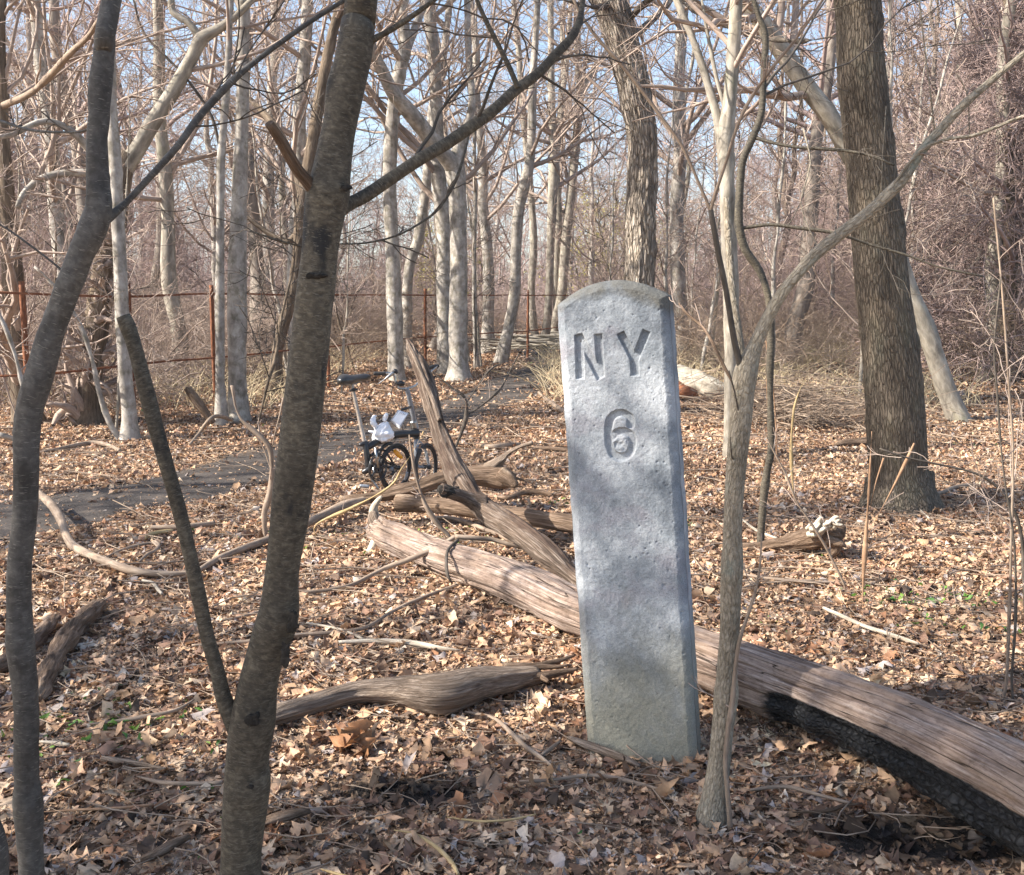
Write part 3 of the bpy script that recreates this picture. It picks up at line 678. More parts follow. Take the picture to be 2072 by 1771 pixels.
# pale sapling right of the stone
traced_tree('forked_sapling', 'pale grey-tan forked sapling standing just right of the grey milestone',
    [(1440, 1655, 62), (1446, 1610, 50), (1456, 1540, 44), (1464, 1450, 42), (1471, 1360, 42), (1477, 1270, 40), (1480, 1180, 41), (1482, 1090, 40), (1485, 1010, 40), (1491, 930, 40), (1498, 860, 42), (1503, 800, 43), (1508, 760, 46), (1515, 735, 40),
     (1530, 695, 27), (1548, 655, 25), (1575, 605, 24), (1605, 565, 23), (1645, 520, 23), (1690, 482, 24), (1745, 440, 23), (1795, 395, 22), (1830, 360, 20), (1862, 310, 19), (1900, 265, 18), (1950, 212, 17), (2010, 160, 15), (2072, 108, 13), (2150, 40, 11)],
    Y=None, mat='pale_sapling', top=6, sides=32, step=.014, disp=.0012, lump=.035, flare=1.12, crown_kw=dict(HC, n1=(9, .5, .98), size=.6), twigmat='twig',
    limbs=[([(1506, 760, 24), (1497, 735, 15), (1486, 690, 13), (1476, 630, 12), (1466, 570, 11), (1455, 520, 11), (1446, 470, 10), (1438, 425, 10)], -.04, dict(name='branch', n=0, sides=12, step=.03, mat='twig_dark')),
           ([(1508, 755, 26), (1500, 715, 18), (1492, 660, 17), (1485, 610, 16), (1479, 550, 15), (1474, 480, 14), (1470, 400, 12)], .14, dict(name='branch', n=0, sides=12, step=.03)),
           ([(1438, 426, 9), (1448, 390, 8), (1470, 325, 7), (1487, 270, 7), (1510, 215, 7), (1560, 140, 6), (1610, 80, 5), (1657, 12, 5), (1690, -40, 4)], -.1, dict(name='twig_branch', n=4, sides=8, step=.03, tl=.18, mat='stick')),
           ([(1438, 426, 8), (1420, 385, 7), (1381, 297, 7), (1340, 240, 7), (1300, 185, 7), (1250, 122, 7), (1217, 87, 7), (1185, 45, 6), (1160, 0, 5)], .0, dict(name='twig_branch', n=4, sides=8, step=.03, tl=.18, mat='stick')),
           ([(1789, 402, 12), (1800, 388, 8), (1825, 350, 7), (1850, 318, 7), (1878, 295, 7), (1925, 280, 7), (1965, 276, 7), (2005, 262, 6), (2072, 235, 5), (2150, 215, 4)], -.05, dict(name='branch', n=5, sides=9, step=.03, tl=.2)),
           ([(1784, 410, 4), (1785, 330, 3), (1793, 215, 2)], 0, dict(name='twig_branch', n=0, sides=6, step=.05)),
           ([(1893, 283, 5), (1884, 200, 4), (1870, 90, 3), (1860, 0, 3)], 0, dict(name='twig_branch', n=2, sides=6, step=.05)),
           ([(1962, 278, 4), (1957, 190, 3), (1935, 148, 2)], 0, dict(name='twig_branch', n=1, sides=6, step=.05)),
           ([(1955, 190, 3), (1958, 180, 3), (1958, 180, 2)], 0, dict(name='twig_branch', n=0, sides=6, step=.05)),
           ([(1660, 508, 3), (1640, 470, 3), (1620, 410, 3), (1640, 330, 3), (1625, 260, 2)], .2, dict(name='twig_branch', n=3, sides=6, step=.05)),
           ([(1500, 930, 4), (1482, 928, 4), (1478, 885, 3)], -.05, dict(name='twig_branch', n=0, sides=6, step=.03, mat='twig_dark')),
           ([(1515, 850, 4), (1498, 845, 4), (1488, 800, 4), (1475, 750, 3)], -.05, dict(name='twig_branch', n=0, sides=6, step=.03, mat='twig_dark')),
           ([(1500, 800, 5), (1472, 755, 7), (1440, 690, 7), (1420, 660, 6), (1390, 635, 5), (1375, 615, 4)], .3, dict(name='branch', n=2, sides=8, step=.03, mat='brown_wood')),
           ])
traced_tree('sapling', 'thin brown sapling climbing right up against the pale sapling beside the milestone', [(1478, 1672, 9), (1472, 1600, 10), (1468, 1540, 10), (1474, 1470, 10), (1482, 1420, 9), (1488, 1350, 8), (1498, 1290, 8), (1515, 1240, 7), (1530, 1190, 6), (1538, 1140, 4), (1541, 1080, 3)], mat='stick', top=None, sides=10, step=.03, disp=.0004, crown_kw=dict(n1=(5, .35, .95), size=.5, n2=2, n3=0, rmin=.001))
traced_tree('sapling', 'dark crooked sapling just behind the pale forked sapling', [(1538, 1110, 13), (1544, 1020, 14), (1552, 955, 15), (1561, 905, 15), (1559, 830, 14), (1558, 757, 14), (1560, 680, 14), (1556, 610, 14), (1538, 550, 14), (1508, 505, 16), (1496, 460, 17), (1496, 400, 16), (1502, 330, 16), (1520, 285, 16), (1540, 230, 14), (1545, 150, 13), (1548, 70, 12), (1525, 0, 11)],
            mat='sapling', top=8, sides=18, step=.05, disp=.002, lump=.05, crown_kw=dict(HC, n1=(12, .35, .98), size=.8, rmin=.003), twigmat='twig_dark',
            limbs=[([(1526, 278, 8), (1560, 288, 7), (1610, 298, 6), (1700, 304, 6), (1760, 315, 5), (1810, 335, 4)], -.3, dict(n=5, sides=8, tl=.3)), ([(1500, 462, 8), (1560, 455, 7), (1620, 462, 7), (1690, 472, 6), (1760, 495, 5), (1830, 515, 5), (1900, 540, 4), (1990, 560, 3)], -.3, dict(n=6, sides=8, tl=.3))])
traced_tree('tree', 'slim grey tree with a narrow fork standing behind the pale forked sapling', [(1478, 925, 26), (1478, 860, 27), (1479, 760, 27), (1480, 660, 28), (1478, 560, 30), (1474, 450, 31), (1470, 350, 32), (1468, 280, 34), (1475, 220, 28), (1481, 150, 26), (1487, 60, 25), (1490, 0, 24)],
            mat='mid_bark', top=10, sides=24, step=.06, disp=.003, crown_kw=dict(n1=(14, .35, .98), size=.9, rmin=.003),
            limbs=[([(1462, 300, 24), (1452, 240, 19), (1438, 190, 17), (1420, 130, 16), (1398, 70, 15), (1375, 15, 14), (1355, -40, 12)], .3, dict(grow=3, n=6, sides=12)), ([(1465, 215, 8), (1448, 150, 8), (1430, 60, 7), (1420, 0, 6)], .2, dict(n=3, grow=2))])

# ------------------------------------------------------------------ traced woods
traced_tree('large_tree', 'tallest thick straight brown-barked tree rising at the right with flared roots', [(1822, 1022, 132), (1818, 960, 118), (1815, 900, 115), (1806, 757, 111), (1797, 670, 106), (1786, 590, 103), (1775, 467, 100), (1759, 300, 95), (1742, 133, 91), (1735, 0, 89)],
            mat='big_bark', top=16, sides=150, step=.02, disp=.004, lump=.03, fr=(75, 75, 9), ridge=True, flare=1.4, crown_kw=dict(n1=(20, .5, .98), size=1.0, rmin=.004),
            limbs=[([(1870, 960, 40), (1882, 1010, 26), (1900, 1042, 10)], -.2, dict(name='root', n=0, sides=16)), ([(1765, 970, 30), (1756, 1010, 22), (1740, 1030, 8)], -.1, dict(name='root', n=0, sides=16)), ([(1835, 1000, 60), (1845, 1040, 34), (1850, 1060, 8)], -.5, dict(name='root', n=0, sides=16))])
traced_tree('leaning_tree', 'slender grey tree leaning left behind the large right-hand tree', [(1942, 855, 40), (1915, 790, 38), (1895, 730, 36), (1872, 660, 34), (1845, 600, 33), (1810, 500, 33), (1770, 410, 34), (1730, 330, 35), (1680, 240, 36), (1640, 185, 36), (1590, 115, 36), (1545, 50, 34), (1500, -10, 32)], mat='mid_bark', top=13, sides=24, step=.08, disp=.008, crown_kw=dict(n1=(14, .3, .98), size=.8))
traced_tree('tree', 'thick pale tree with deeply ridged peeling bark rising behind the milestone', [(1290, 838, 74), (1290, 760, 66), (1292, 660, 62), (1294, 567, 61), (1297, 500, 61), (1297, 433, 60), (1300, 360, 58), (1300, 300, 58), (1296, 250, 60), (1286, 200, 63), (1277, 150, 64), (1263, 100, 66), (1248, 50, 66), (1231, 0, 66)], mat='rough_bark', top=15, sides=110, step=.03, disp=.02, lump=.05, fr=(26, 26, 3.5), ridge=True, crown_kw=dict(n1=(18, .42, .98), size=.9),
            limbs=[([(1232, 10, 20), (1210, 15, 9), (1185, 12, 6), (1140, 0, 5), (1090, -15, 4)], -2, dict(n=4, mat='twig_dark', tmat='twig_dark')), ([(1260, 50, 16), (1330, -10, 8), (1381, 7, 7), (1420, 30, 8), (1481, 57, 8), (1530, 75, 8), (1590, 82, 7), (1631, 83, 7), (1680, 75, 5), (1725, 68, 4)], -3, dict(n=5, mat='twig_dark', tmat='twig_dark', tl=.2)),
                   ([(1262, 85, 24), (1295, 62, 15), (1320, 40, 13), (1345, 15, 12), (1370, -20, 10)], 1, dict(n=4, grow=2))])
def tt(label, pts, mat='mid_bark', name='tree', **k):
    kw = dict(top=13, sides=20, step=.1, disp=.006, crown_kw=dict(n1=(14, .35, .98), size=.85)); kw.update(k)
    return traced_tree(name, label, pts, mat=mat, **kw)
tt('white-barked slim tree left of the rusty fence post, thicker of a close pair', [(483, 855, 46), (481, 790, 38), (480, 700, 37), (480, 567, 37), (482, 480, 34), (484, 400, 31), (488, 300, 27), (491, 200, 25), (493, 100, 24), (493, 0, 23)], 'pale_bark', disp=.004)
tt('thinner whitish tree of the close pair, just left of its thicker partner', [(449, 862, 28), (446, 790, 20), (445, 700, 18), (445, 567, 17), (446, 450, 16), (447, 333, 16), (453, 250, 15), (457, 200, 15), (463, 100, 13), (467, 0, 12)], 'pale_bark', disp=.003,
   limbs=[([(449, 320, 6), (430, 240, 6), (400, 190, 6), (370, 150, 5), (330, 110, 5), (290, 65, 4), (270, 0, 4)], 0, dict(n=6, mat='twig_dark'))])
tt('slim tree with a curved grey stem right behind the left foreground saplings', [(264, 893, 40), (262, 850, 32), (258, 800, 28), (252, 740, 26), (247, 640, 25), (244, 560, 25), (240, 467, 26), (236, 400, 26), (234, 333, 24), (228, 250, 22), (223, 150, 22), (222, 0, 20)], 'pale_bark', disp=.003, flare=1.2)
tt('tallest white-barked tree with a crooked twin-forked stem beside the bicycle', [(802, 770, 44), (801, 740, 34), (800, 680, 32), (797, 590, 31), (794, 500, 28), (789, 400, 27), (790, 300, 28), (796, 230, 28), (804, 167, 28), (815, 120, 26), (820, 90, 24), (817, 40, 19), (817, 0, 18)], 'pale_bark', disp=.006, limbs=[([(818, 110, 20), (835, 70, 17), (850, 30, 15), (862, 0, 14)], 1, dict(n=5, grow=3))])
tt('narrow whitish stem leaning right close beside the crooked white-barked tree', [(826, 748, 26), (824, 680, 22), (824, 590, 20), (830, 533, 21), (845, 490, 22), (852, 450, 20), (862, 380, 19), (868, 310, 19), (871, 267, 18), (877, 200, 16), (890, 150, 16), (897, 117, 15), (905, 50, 13), (911, 0, 12)], 'pale_bark')
tt('stout grey-white tree whose trunk throws a heavy limb up to the left', [(929, 770, 52), (928, 740, 42), (927, 680, 38), (928, 590, 36), (928, 500, 34), (927, 430, 34), (924, 370, 38), (920, 330, 40), (930, 300, 24), (945, 260, 16), (955, 200, 14)], 'pale_bark', crown_kw=dict(n1=(8, .6, .98), size=.7),
   limbs=[([(922, 345, 34), (900, 315, 34), (877, 290, 35), (857, 262, 34), (838, 238, 33), (815, 212, 30), (793, 185, 27), (772, 140, 24), (751, 95, 22), (735, 40, 20), (725, -20, 18)], -1.5, dict(name='heavy_limb', n=8, grow=4, sides=18))])
tt('slim pale tree curving right among the clustered middle trees', [(1012, 738, 26), (1030, 660, 22), (1041, 590, 22), (1044, 500, 22), (1048, 433, 22), (1060, 380, 22), (1071, 333, 20), (1076, 270, 18), (1077, 200, 17), (1080, 140, 15), (1084, 70, 13), (1087, 0, 12)], 'pale_bark')
tt('slim straight tree tinted bluish grey above the dirt path end', [(1102, 694, 22), (1108, 640, 16), (1111, 590, 15), (1114, 500, 16), (1118, 400, 20), (1121, 333, 22), (1119, 270, 17), (1116, 200, 15), (1115, 100, 13), (1114, 0, 12)], 'mid_bark', limbs=[([(1122, 335, 14), (1132, 270, 12), (1137, 200, 12), (1146, 130, 11), (1152, 60, 10), (1155, 0, 9)], 1, dict(n=4, grow=3))])
tt('grey-olive tree with a high right fork just left of the ridged-bark tree', [(1118, 690, 26), (1128, 640, 20), (1137, 590, 19), (1147, 467, 20), (1156, 390, 19), (1161, 333, 18), (1168, 260, 17), (1174, 183, 17), (1170, 120, 15), (1168, 67, 14), (1175, 0, 12)], 'mid_bark', limbs=[([(1174, 185, 12), (1190, 160, 11), (1208, 130, 10), (1225, 105, 8), (1240, 80, 6)], 1, dict(n=5))])
tt('thin grey tree behind the clustered middle trees, leaning slightly left', [(1084, 690, 18), (1075, 600, 15), (1080, 500, 15), (1075, 400, 14), (1065, 300, 13), (1057, 200, 13), (1049, 100, 12), (1040, 0, 11)], 'mid_bark')
tt('thin straight whitish sapling right of the stout grey-white tree', [(966, 748, 12), (962, 700, 9), (960, 590, 9), (960, 480, 8), (962, 400, 8), (960, 300, 7), (962, 200, 6), (964, 0, 5)], 'pale_bark', name='sapling', crown_kw=dict(n1=(14, .25, .98), size=.6))
tt('dark brown crooked tree directly behind the fork of the front sapling', [(556, 800, 34), (560, 723, 23), (572, 660, 22), (590, 600, 20), (602, 520, 22), (608, 433, 24), (620, 367, 26), (632, 290, 23), (645, 215, 23), (660, 130, 22), (675, 60, 20), (690, 0, 20)], 'brown_bark', limbs=[([(612, 400, 20), (595, 330, 16), (565, 270, 15), (530, 225, 13), (505, 200, 10)], 1, dict(n=6)), ([(604, 470, 14), (580, 490, 12), (540, 470, 11), (500, 440, 9)], 0, dict(n=5))])
tt('broad brown vine-covered tree with two pale heavy limbs behind the left saplings', [(176, 862, 60), (180, 800, 48), (190, 700, 46), (204, 600, 48), (222, 500, 48), (236, 420, 46), (247, 350, 40), (262, 310, 38)], 'brown_bark', top=None, crown_kw=dict(n1=(60, .05, .98), size=.5, n2=5, n3=2, n4=0, wander=.5),
   limbs=[([(250, 345, 36), (280, 300, 32), (305, 255, 31), (335, 210, 30), (365, 160, 27), (390, 115, 24), (408, 78, 26), (440, 60, 18), (480, 30, 14), (520, -10, 12)], 0, dict(name='pale_limb', mat='mid_bark', n=10, grow=3, sides=18)), ([(408, 80, 16), (380, 45, 15), (350, 25, 14), (345, -20, 12)], 0, dict(name='pale_limb', mat='mid_bark', n=6, grow=3)),
          ([(240, 370, 22), (205, 352, 16), (150, 350, 15), (105, 355, 15), (70, 370, 14), (45, 395, 11), (35, 420, 8)], -.5, dict(name='pale_limb', mat='pale_bark', n=8)), ([(245, 345, 22), (200, 325, 17), (170, 290, 17), (140, 262, 14), (95, 245, 14), (60, 255, 13), (25, 272, 10), (-20, 280, 8)], -.8, dict(name='pale_limb', mat='pale_bark', n=10))])
tt('tall dark trunk at the very left edge wrapped in dead vines', [(60, 862, 60), (45, 800, 46), (36, 740, 44), (28, 600, 42), (22, 500, 36), (14, 400, 30), (8, 300, 24), (4, 200, 20), (2, 100, 18), (4, 0, 16)], 'brown_bark', crown_kw=dict(n1=(40, .05, .98), size=.5, wander=.4, n4=1),
   limbs=[([(4, 215, 14), (60, 190, 13), (100, 155, 13), (140, 110, 12), (180, 72, 10), (205, 30, 8), (230, -20, 7)], -3, dict(mat='stick', n=8, grow=1))])
tt('small pale leaning sapling rooted by the curved grey stem left of the path', [(246, 893, 12), (228, 868, 11), (212, 830, 10), (200, 790, 10), (192, 750, 9), (180, 707, 9), (168, 670, 8), (147, 630, 7), (120, 590, 6), (70, 540, 5)], 'pale_bark', name='sapling', top=None, crown_kw=dict(n1=(8, .3, .98), size=.5, n4=0))
tt('small pale crooked sapling behind the front forked sapling', [(538, 1092, 10), (535, 1040, 10), (546, 1000, 9), (551, 960, 9), (546, 910, 9), (530, 885, 9), (510, 868, 9), (488, 848, 8), (476, 820, 8), (470, 780, 7)], 'stick', name='sapling', top=None, flare=1.1, crown_kw=dict(n1=(5, .2, .9), size=.4, n2=2, n3=2, n4=0, rmin=.0015), step=.04,
   limbs=[([(547, 925, 4), (556, 880, 4), (565, 845, 3), (574, 805, 3)], 0, dict(n=0)), ([(546, 945, 4), (530, 900, 4), (505, 868, 3)], .1, dict(n=0))])
tt('dark thin crooked sapling right of the bicycle', [(920, 912, 5), (932, 880, 5), (942, 850, 6), (944, 820, 6), (936, 800, 5), (915, 785, 4), (885, 760, 4), (862, 742, 3)], 'twig_dark', name='sapling', top=None, crown_kw=dict(n1=(5, .3, .95), size=.6, n2=3, n3=2, n4=0), step=.04, limbs=[([(943, 842, 4), (975, 820, 4), (1008, 792, 4), (1025, 765, 3), (1050, 715, 2)], .3, dict(n=3)), ([(944, 815, 3), (990, 750, 3), (1020, 735, 2)], .3, dict(n=2))])
tt('thin brown sapling crossing in front of the pile of dead logs', [(912, 1090, 6), (890, 1066, 6), (867, 1033, 6), (856, 1010, 5), (847, 983, 5), (839, 955, 5), (834, 923, 4), (828, 880, 3)], 'stick', Y=5.2, name='sapling', top=None, crown_kw=dict(n1=(4, .3, .95), size=.6, n2=3, n3=0), step=.03, flare=1.0)
tt('long thin bowed shoot arching over the log pile toward the bicycle', [(640, 1062, 3), (707, 1030, 3), (760, 1003, 3), (797, 977, 3), (812, 950, 3), (835, 915, 3), (857, 873, 2)], 'golden_stick', Y=5.6, name='shoot', top=None, crown_kw=dict(n1=(3, .3, .95), size=.4, n2=2, n3=0, rmin=.0015), step=.03, flare=1.0, cat='shoot')
tt('thin upright bare shoot standing in front of the large right-hand tree', [(1745, 1230, 4), (1748, 1150, 4), (1754, 1057, 4), (1760, 960, 3), (1764, 873, 2)], 'shoot', name='shoot', top=None, cat='shoot', flare=1.0, crown_kw=dict(n1=(3, .3, .9), size=.4, n2=2, n3=0, rmin=.001), step=.03,
   limbs=[([(1755, 1060, 3), (1770, 985, 3), (1788, 927, 2)], 0, dict(n=0)), ([(1754, 1085, 3), (1800, 1000, 3), (1830, 940, 3), (1850, 897, 2)], 0, dict(n=1)), ([(1750, 1090, 3), (1745, 1050, 2)], 0, dict(n=0))])
tt('orange-brown shoots rising right of the pale forked sapling', [(1606, 1000, 4), (1602, 950, 4), (1601, 907, 4), (1603, 860, 4), (1608, 823, 4), (1618, 790, 3), (1633, 760, 3)], 'golden_stick', name='shoot', cat='shoot', top=None, flare=1.0, crown_kw=dict(n1=(3, .3, .9), size=.4, n2=2, n3=0, rmin=.001), step=.03)
for lab, p in [('reddish upright shoot second from the dark crooked sapling', [(1572, 930, 4), (1570, 860, 3), (1566, 800, 3), (1556, 735, 3), (1550, 690, 2)]), ('orange shoot closest to the dark crooked sapling', [(1560, 925, 4), (1555, 850, 3), (1552, 770, 3), (1556, 720, 3), (1550, 640, 2)]),
               ('pale shoot leaning left onto the dark crooked sapling', [(1712, 1195, 5), (1690, 1145, 5), (1665, 1097, 5), (1635, 1050, 4), (1612, 1015, 4), (1590, 960, 4), (1561, 905, 3), (1545, 870, 2)]), ('thin stem at the right edge, left one of a close pair', [(2027, 1425, 7), (2036, 1380, 6), (2042, 1250, 6), (2046, 1100, 5), (2050, 925, 5), (2040, 760, 4), (2028, 590, 4), (2010, 400, 3)]),
               ('dark thin stem at the right edge, right one of a close pair', [(2050, 1430, 6), (2047, 1370, 5), (2055, 1250, 5), (2052, 1100, 4), (2030, 950, 4), (2018, 800, 4), (2012, 700, 3), (2025, 560, 3)]),
               ('dark arching stem entering from the right edge', [(2078, 1330, 9), (2074, 1200, 8), (2066, 1080, 7), (2040, 1012, 6), (2005, 975, 6), (1965, 955, 5), (1900, 940, 4), (1830, 925, 3), (1780, 908, 2)])]:
    tt(lab, p, 'twig_dark' if 'dark' in lab and 'pale' not in lab and 'orange' not in lab and 'reddish' not in lab else ('shoot' if 'orange' in lab or 'red' in lab else 'stick'), name='shoot' if 'shoot' in lab else 'sapling', cat='shoot' if 'shoot' in lab else 'sapling', top=None, flare=1.0, crown_kw=dict(n1=(6, .25, .95), size=.8, n2=3, n3=2, n4=0, rmin=.0012), step=.04, disp=.0005, sides=10)
tt('leaning pale stem at the far left in front of the rusty fence', [(50, 800, 9), (42, 763, 9), (28, 710, 8), (10, 660, 7), (-10, 610, 6)], 'pale_bark', name='sapling', top=4, Y=8.6, crown_kw=dict(n1=(8, .2, .98), size=.6, n4=0))

# ------------------------------------------------------------------ repeated trees of the woods
def copy_tree(o, parent=None, label=None):
    c = o.copy(); COL.objects.link(c); c.parent = parent
    if label: c['label'] = label
    for ch in list(o.children): copy_tree(ch, c)
    return c

def proto_tree(Ht, r, mat, tm, low, n1, size=1.0, n2=6, n3=4, n4=3, wander=.25, bend=.25):
    n = 16; t = np.linspace(0, 1, n); P = np.zeros((n, 3)); P[:, 2] = t*Ht-.15
    P[:, :2] = np.cumsum(rng.normal(0, bend*Ht/n*.35, (n, 2)), 0)+np.outer(t, rng.normal(0, bend, 2)); P[:, :2] -= P[0, :2]
    R = r*(1-.85*t**.9); R[0] *= 1.35
    root = empty('bare_tree', (0, 0, 0), 'bare tree', 'tree')
    Ws = spline(np.hstack([P, R[:, None]]), .3); mb = MB(); mb.tube(Ws[:, :3], Ws[:, 3], 12, disp=bark_disp(.008, (5, 5, 2), .08), cap=(False, True))
    mb.build('trunk', M[mat], root)
    cb = MB(); crown(cb, P, R, (n1, low, .98), size, n2, n3, n4, rmin=.0045, sides=(5, 3, 3, 3), wander=wander)
    cb.build('crown', M[tm], root); return root
protos = [proto_tree(14, .17, 'pale_bark', 'twig', .22, 18), proto_tree(12, .12, 'mid_bark', 'twig', .18, 18), proto_tree(15, .2, 'far_bark', 'twig_mauve', .25, 18), proto_tree(10, .09, 'mid_bark', 'twig_mauve', .1, 22, 1.1),
          proto_tree(13, .15, 'far_bark', 'twig', .15, 20, 1.1, bend=.6), proto_tree(8, .07, 'far_bark', 'twig_mauve', .08, 20, 1.2, bend=.6), proto_tree(14, .14, 'brown_bark', 'twig', .2, 18, bend=.5)]
plabel = ['slender whitish bare tree far back in the woods', 'slim grey bare tree far back in the woods', 'tall greyish brown bare tree far back in the woods', 'small grey understory tree far back in the woods', 'bent brown bare tree far back in the woods', 'low twiggy understory tree far back in the woods', 'dark brown bare tree far back in the woods']
used = [False]*20
placed = []
def place(x, y, k, s=1.0, minr=1.2, protos=protos, labels=plabel, group='bare trees of the background woods'):
    if any((x-a)**2+(y-b)**2 < minr**2 for a, b in placed): return None
    if float(path_dist(np.array([x]), np.array([y]))[0]) < 1.1: return None
    placed.append((x, y)); o = protos[k]
    if o.get('used'): o = copy_tree(o)
    else: o['used'] = 1
    o['label'] = labels[k]; o['group'] = group
    o.location = (x, y, float(terrain(x, y))); o.rotation_euler = (rng.normal(0, .03), rng.normal(0, .03), rng.random()*6.28); o.scale = (s, s, s*rng.uniform(.9, 1.15)); return o
def ring(n, y0, y1, m=.6, minr=1.4, cen=.0, pk=None):
    c = 0; tries = 0
    while c < n and tries < n*30:
        tries += 1
        y = math.sqrt(rng.random()*(y1**2-y0**2)+y0**2); x = rng.uniform(-1, 1)*m*y
        if cen and abs(x/y-.07) < cen and y < 40: continue
        if place(x, y, int(rng.choice(7, p=pk)), rng.uniform(.8, 1.25), minr): c += 1
ring(30, 15, 30, minr=1.7, cen=.05, pk=[.1, .2, .12, .22, .1, .2, .06])
ring(52, 30, 56, minr=2.4)
ring(58, 56, 100, minr=3)
for p in protos:
    if 'used' in p: del p['used']
for o in COL.objects:
    if 'used' in o: del o['used']

# vine-wrapped trees thick with dead tangles, on the right
def proto_vine(Ht, r):
    root = proto_tree(Ht, r, 'brown_bark', 'twig_mauve', .15, 14)
    n = 16; P = np.zeros((n, 3)); t = np.linspace(0, 1, n); P[:, 2] = t*Ht*.8; R = np.full(n, r)
    vb = MB(); p1, r1 = spawn(P[None], R[None], 150, .0, 1, 1.3, lambda t, L: 1.5*(1.15-t), 8, .5, -.08, .12, .006); vb.batch(p1, r1, 3)
    p2, r2 = spawn(p1, r1, 7, .1, .98, 1.0, lambda t, L: .75*L, 6, .45, -.05, .8, .007); vb.batch(p2, r2, 3)
    p3, r3 = spawn(p2, r2, 4, .1, .98, .9, lambda t, L: .6*L, 4, .4, -.03, .8, .006); vb.batch(p3, r3, 3)
    vb.build('vines', M['twig_mauve'], root); return root
vines = [proto_vine(9, .16), proto_vine(7, .12)]
first = [True, True]
for n_, (px, yy, k, s) in enumerate([(1960, 19, 0, 1.0), (2050, 15, 1, 1.1), (1900, 27, 0, 1.1), (1700, 30, 1, 1.0), (2010, 24, 0, 1.25), (2120, 20, 0, 1.2), (1840, 34, 0, 1.2), (1640, 38, 1, 1.2), (150, 24, 1, .9), (40, 20, 0, .7), (330, 30, 1, .9), (1980, 36, 0, 1.4), (2080, 30, 0, 1.4)]):
    o = vines[k] if first[k] else copy_tree(vines[k]); first[k] = False
    w = at(px, 600, yy); o.location = (w[0], yy, float(terrain(w[0], yy))); o.rotation_euler = (0, 0, n_*1.7); o.scale = (s, s, s)
    o.name = 'vine_covered_tree'
    tag(o, 'bare tree wrapped in a dense brown tangle of dead vines', 'tree', 'vine-tangled trees of the woods')

# shrubs
def proto_shrub(stems, hgt, spread, mat, r=.009, n2=5, n3=4, arch=.0):
    root = empty('bare_shrub', (0, 0, 0), 'shrub', 'shrub')
    a = rng.random(stems)*2*PI; d0 = np.stack([np.cos(a)*spread, np.sin(a)*spread, np.ones(stems)], 1); d0 /= np.linalg.norm(d0, axis=1, keepdims=True)
    n = 10; L = hgt*rng.uniform(.5, 1.2, stems)
    dirs = d0[:, None]+np.cumsum(rng.standard_normal((stems, n-1, 3))*.12, 1); dirs[..., 2] -= arch*np.linspace(0, 1, n-1)**1.5; dirs /= np.linalg.norm(dirs, axis=-1, keepdims=True)
    st = np.stack([np.cos(a), np.sin(a), 0*a-.5], 1)*.12
    P = np.concatenate([st[:, None], st[:, None]+np.cumsum(dirs*(L/(n-1))[:, None, None], 1)], 1); R = r*np.linspace(1, .35, n)[None]*rng.uniform(.7, 1.6, (stems, 1))
    s = MB(); s.batch(P, R, 5); s.build('stems', M[mat], root)
    tb = MB(); p1, r1 = spawn(P, R, 7, .15, .98, .8, lambda t, l: .45*l, 7, .3, .0, .6, .004); tb.batch(p1, r1, 4)
    p2, r2 = spawn(p1, r1, n2, .15, .98, .8, lambda t, l: .6*l, 5, .3, 0, .7, .0035); tb.batch(p2, r2, 3)
    if n3: p3, r3 = spawn(p2, r2, 3, .15, .98, .8, lambda t, l: .55*l, 4, .3, 0, .7, .0025); tb.batch(p3, r3, 3)
    tb.build('twigs', M[mat], root); return root
shr = [proto_shrub(12, 2.0, .6, 'twig'), proto_shrub(9, 3.0, .5, 'twig_mauve'), proto_shrub(16, 1.5, 1.0, 'twig', arch=1.6), proto_shrub(10, 2.4, .8, 'stick', arch=1.0)]
slab = ['low pale twiggy shrub in the undergrowth behind the clearing', 'taller mauve-brown twiggy shrub in the undergrowth behind the clearing', 'low arching bramble in the undergrowth behind the clearing', 'pale arching shrub in the undergrowth behind the clearing']
sused = [False]*4; spl = []
def pshrub(x, y, k, s):
    if float(path_dist(np.array([x]), np.array([y]))[0]) < 1.0 or any((x-a)**2+(y-b)**2 < .8 for a, b in spl): return False
    spl.append((x, y)); o = copy_tree(shr[k]) if sused[k] else shr[k]; sused[k] = True
    tag(o, slab[k], 'shrub', 'bare shrubs of the undergrowth'); o.location = (x, y, float(terrain(x, y))); o.rotation_euler = (0, 0, rng.random()*6.28); o.scale = (s, s, s); return True
def patch(n, f):
    c = 0
    for _ in range(n*20):
        if c >= n: break
        x, y = f()
        if pshrub(x, y, int(rng.choice(4, p=[.3, .25, .25, .2])), rng.uniform(.7, 1.2)): c += 1
def left_zone():
    y = rng.uniform(11.5, 32); return rng.uniform(-.6*y, -.1*y-1.2 if y > 15 else -.3*y), y
def right_zone():
    y = rng.uniform(15.5, 34); return rng.uniform(.17*y, .62*y), y
def back_zone():
    y = rng.uniform(24, 48); return rng.uniform(-.55*y, .55*y), y
patch(40, left_zone); patch(46, right_zone); patch(52, back_zone)
sp = [proto_tree(5.2, .028, 'mid_bark', 'twig', .15, 16, 1.0, 4, 3, 2), proto_tree(3.6, .018, 'brown_bark', 'twig_dark', .12, 14, 1.1, 4, 3, 0), proto_tree(6.5, .04, 'pale_bark', 'twig', .2, 16, .9, 4, 3, 2)]
for o in sp: o.name = 'bare_sapling'; o['category'] = 'sapling'
slb = ['thin grey sapling standing in the undergrowth', 'small dark spindly sapling standing in the undergrowth', 'thin whitish sapling standing in the undergrowth']
sdone = set()
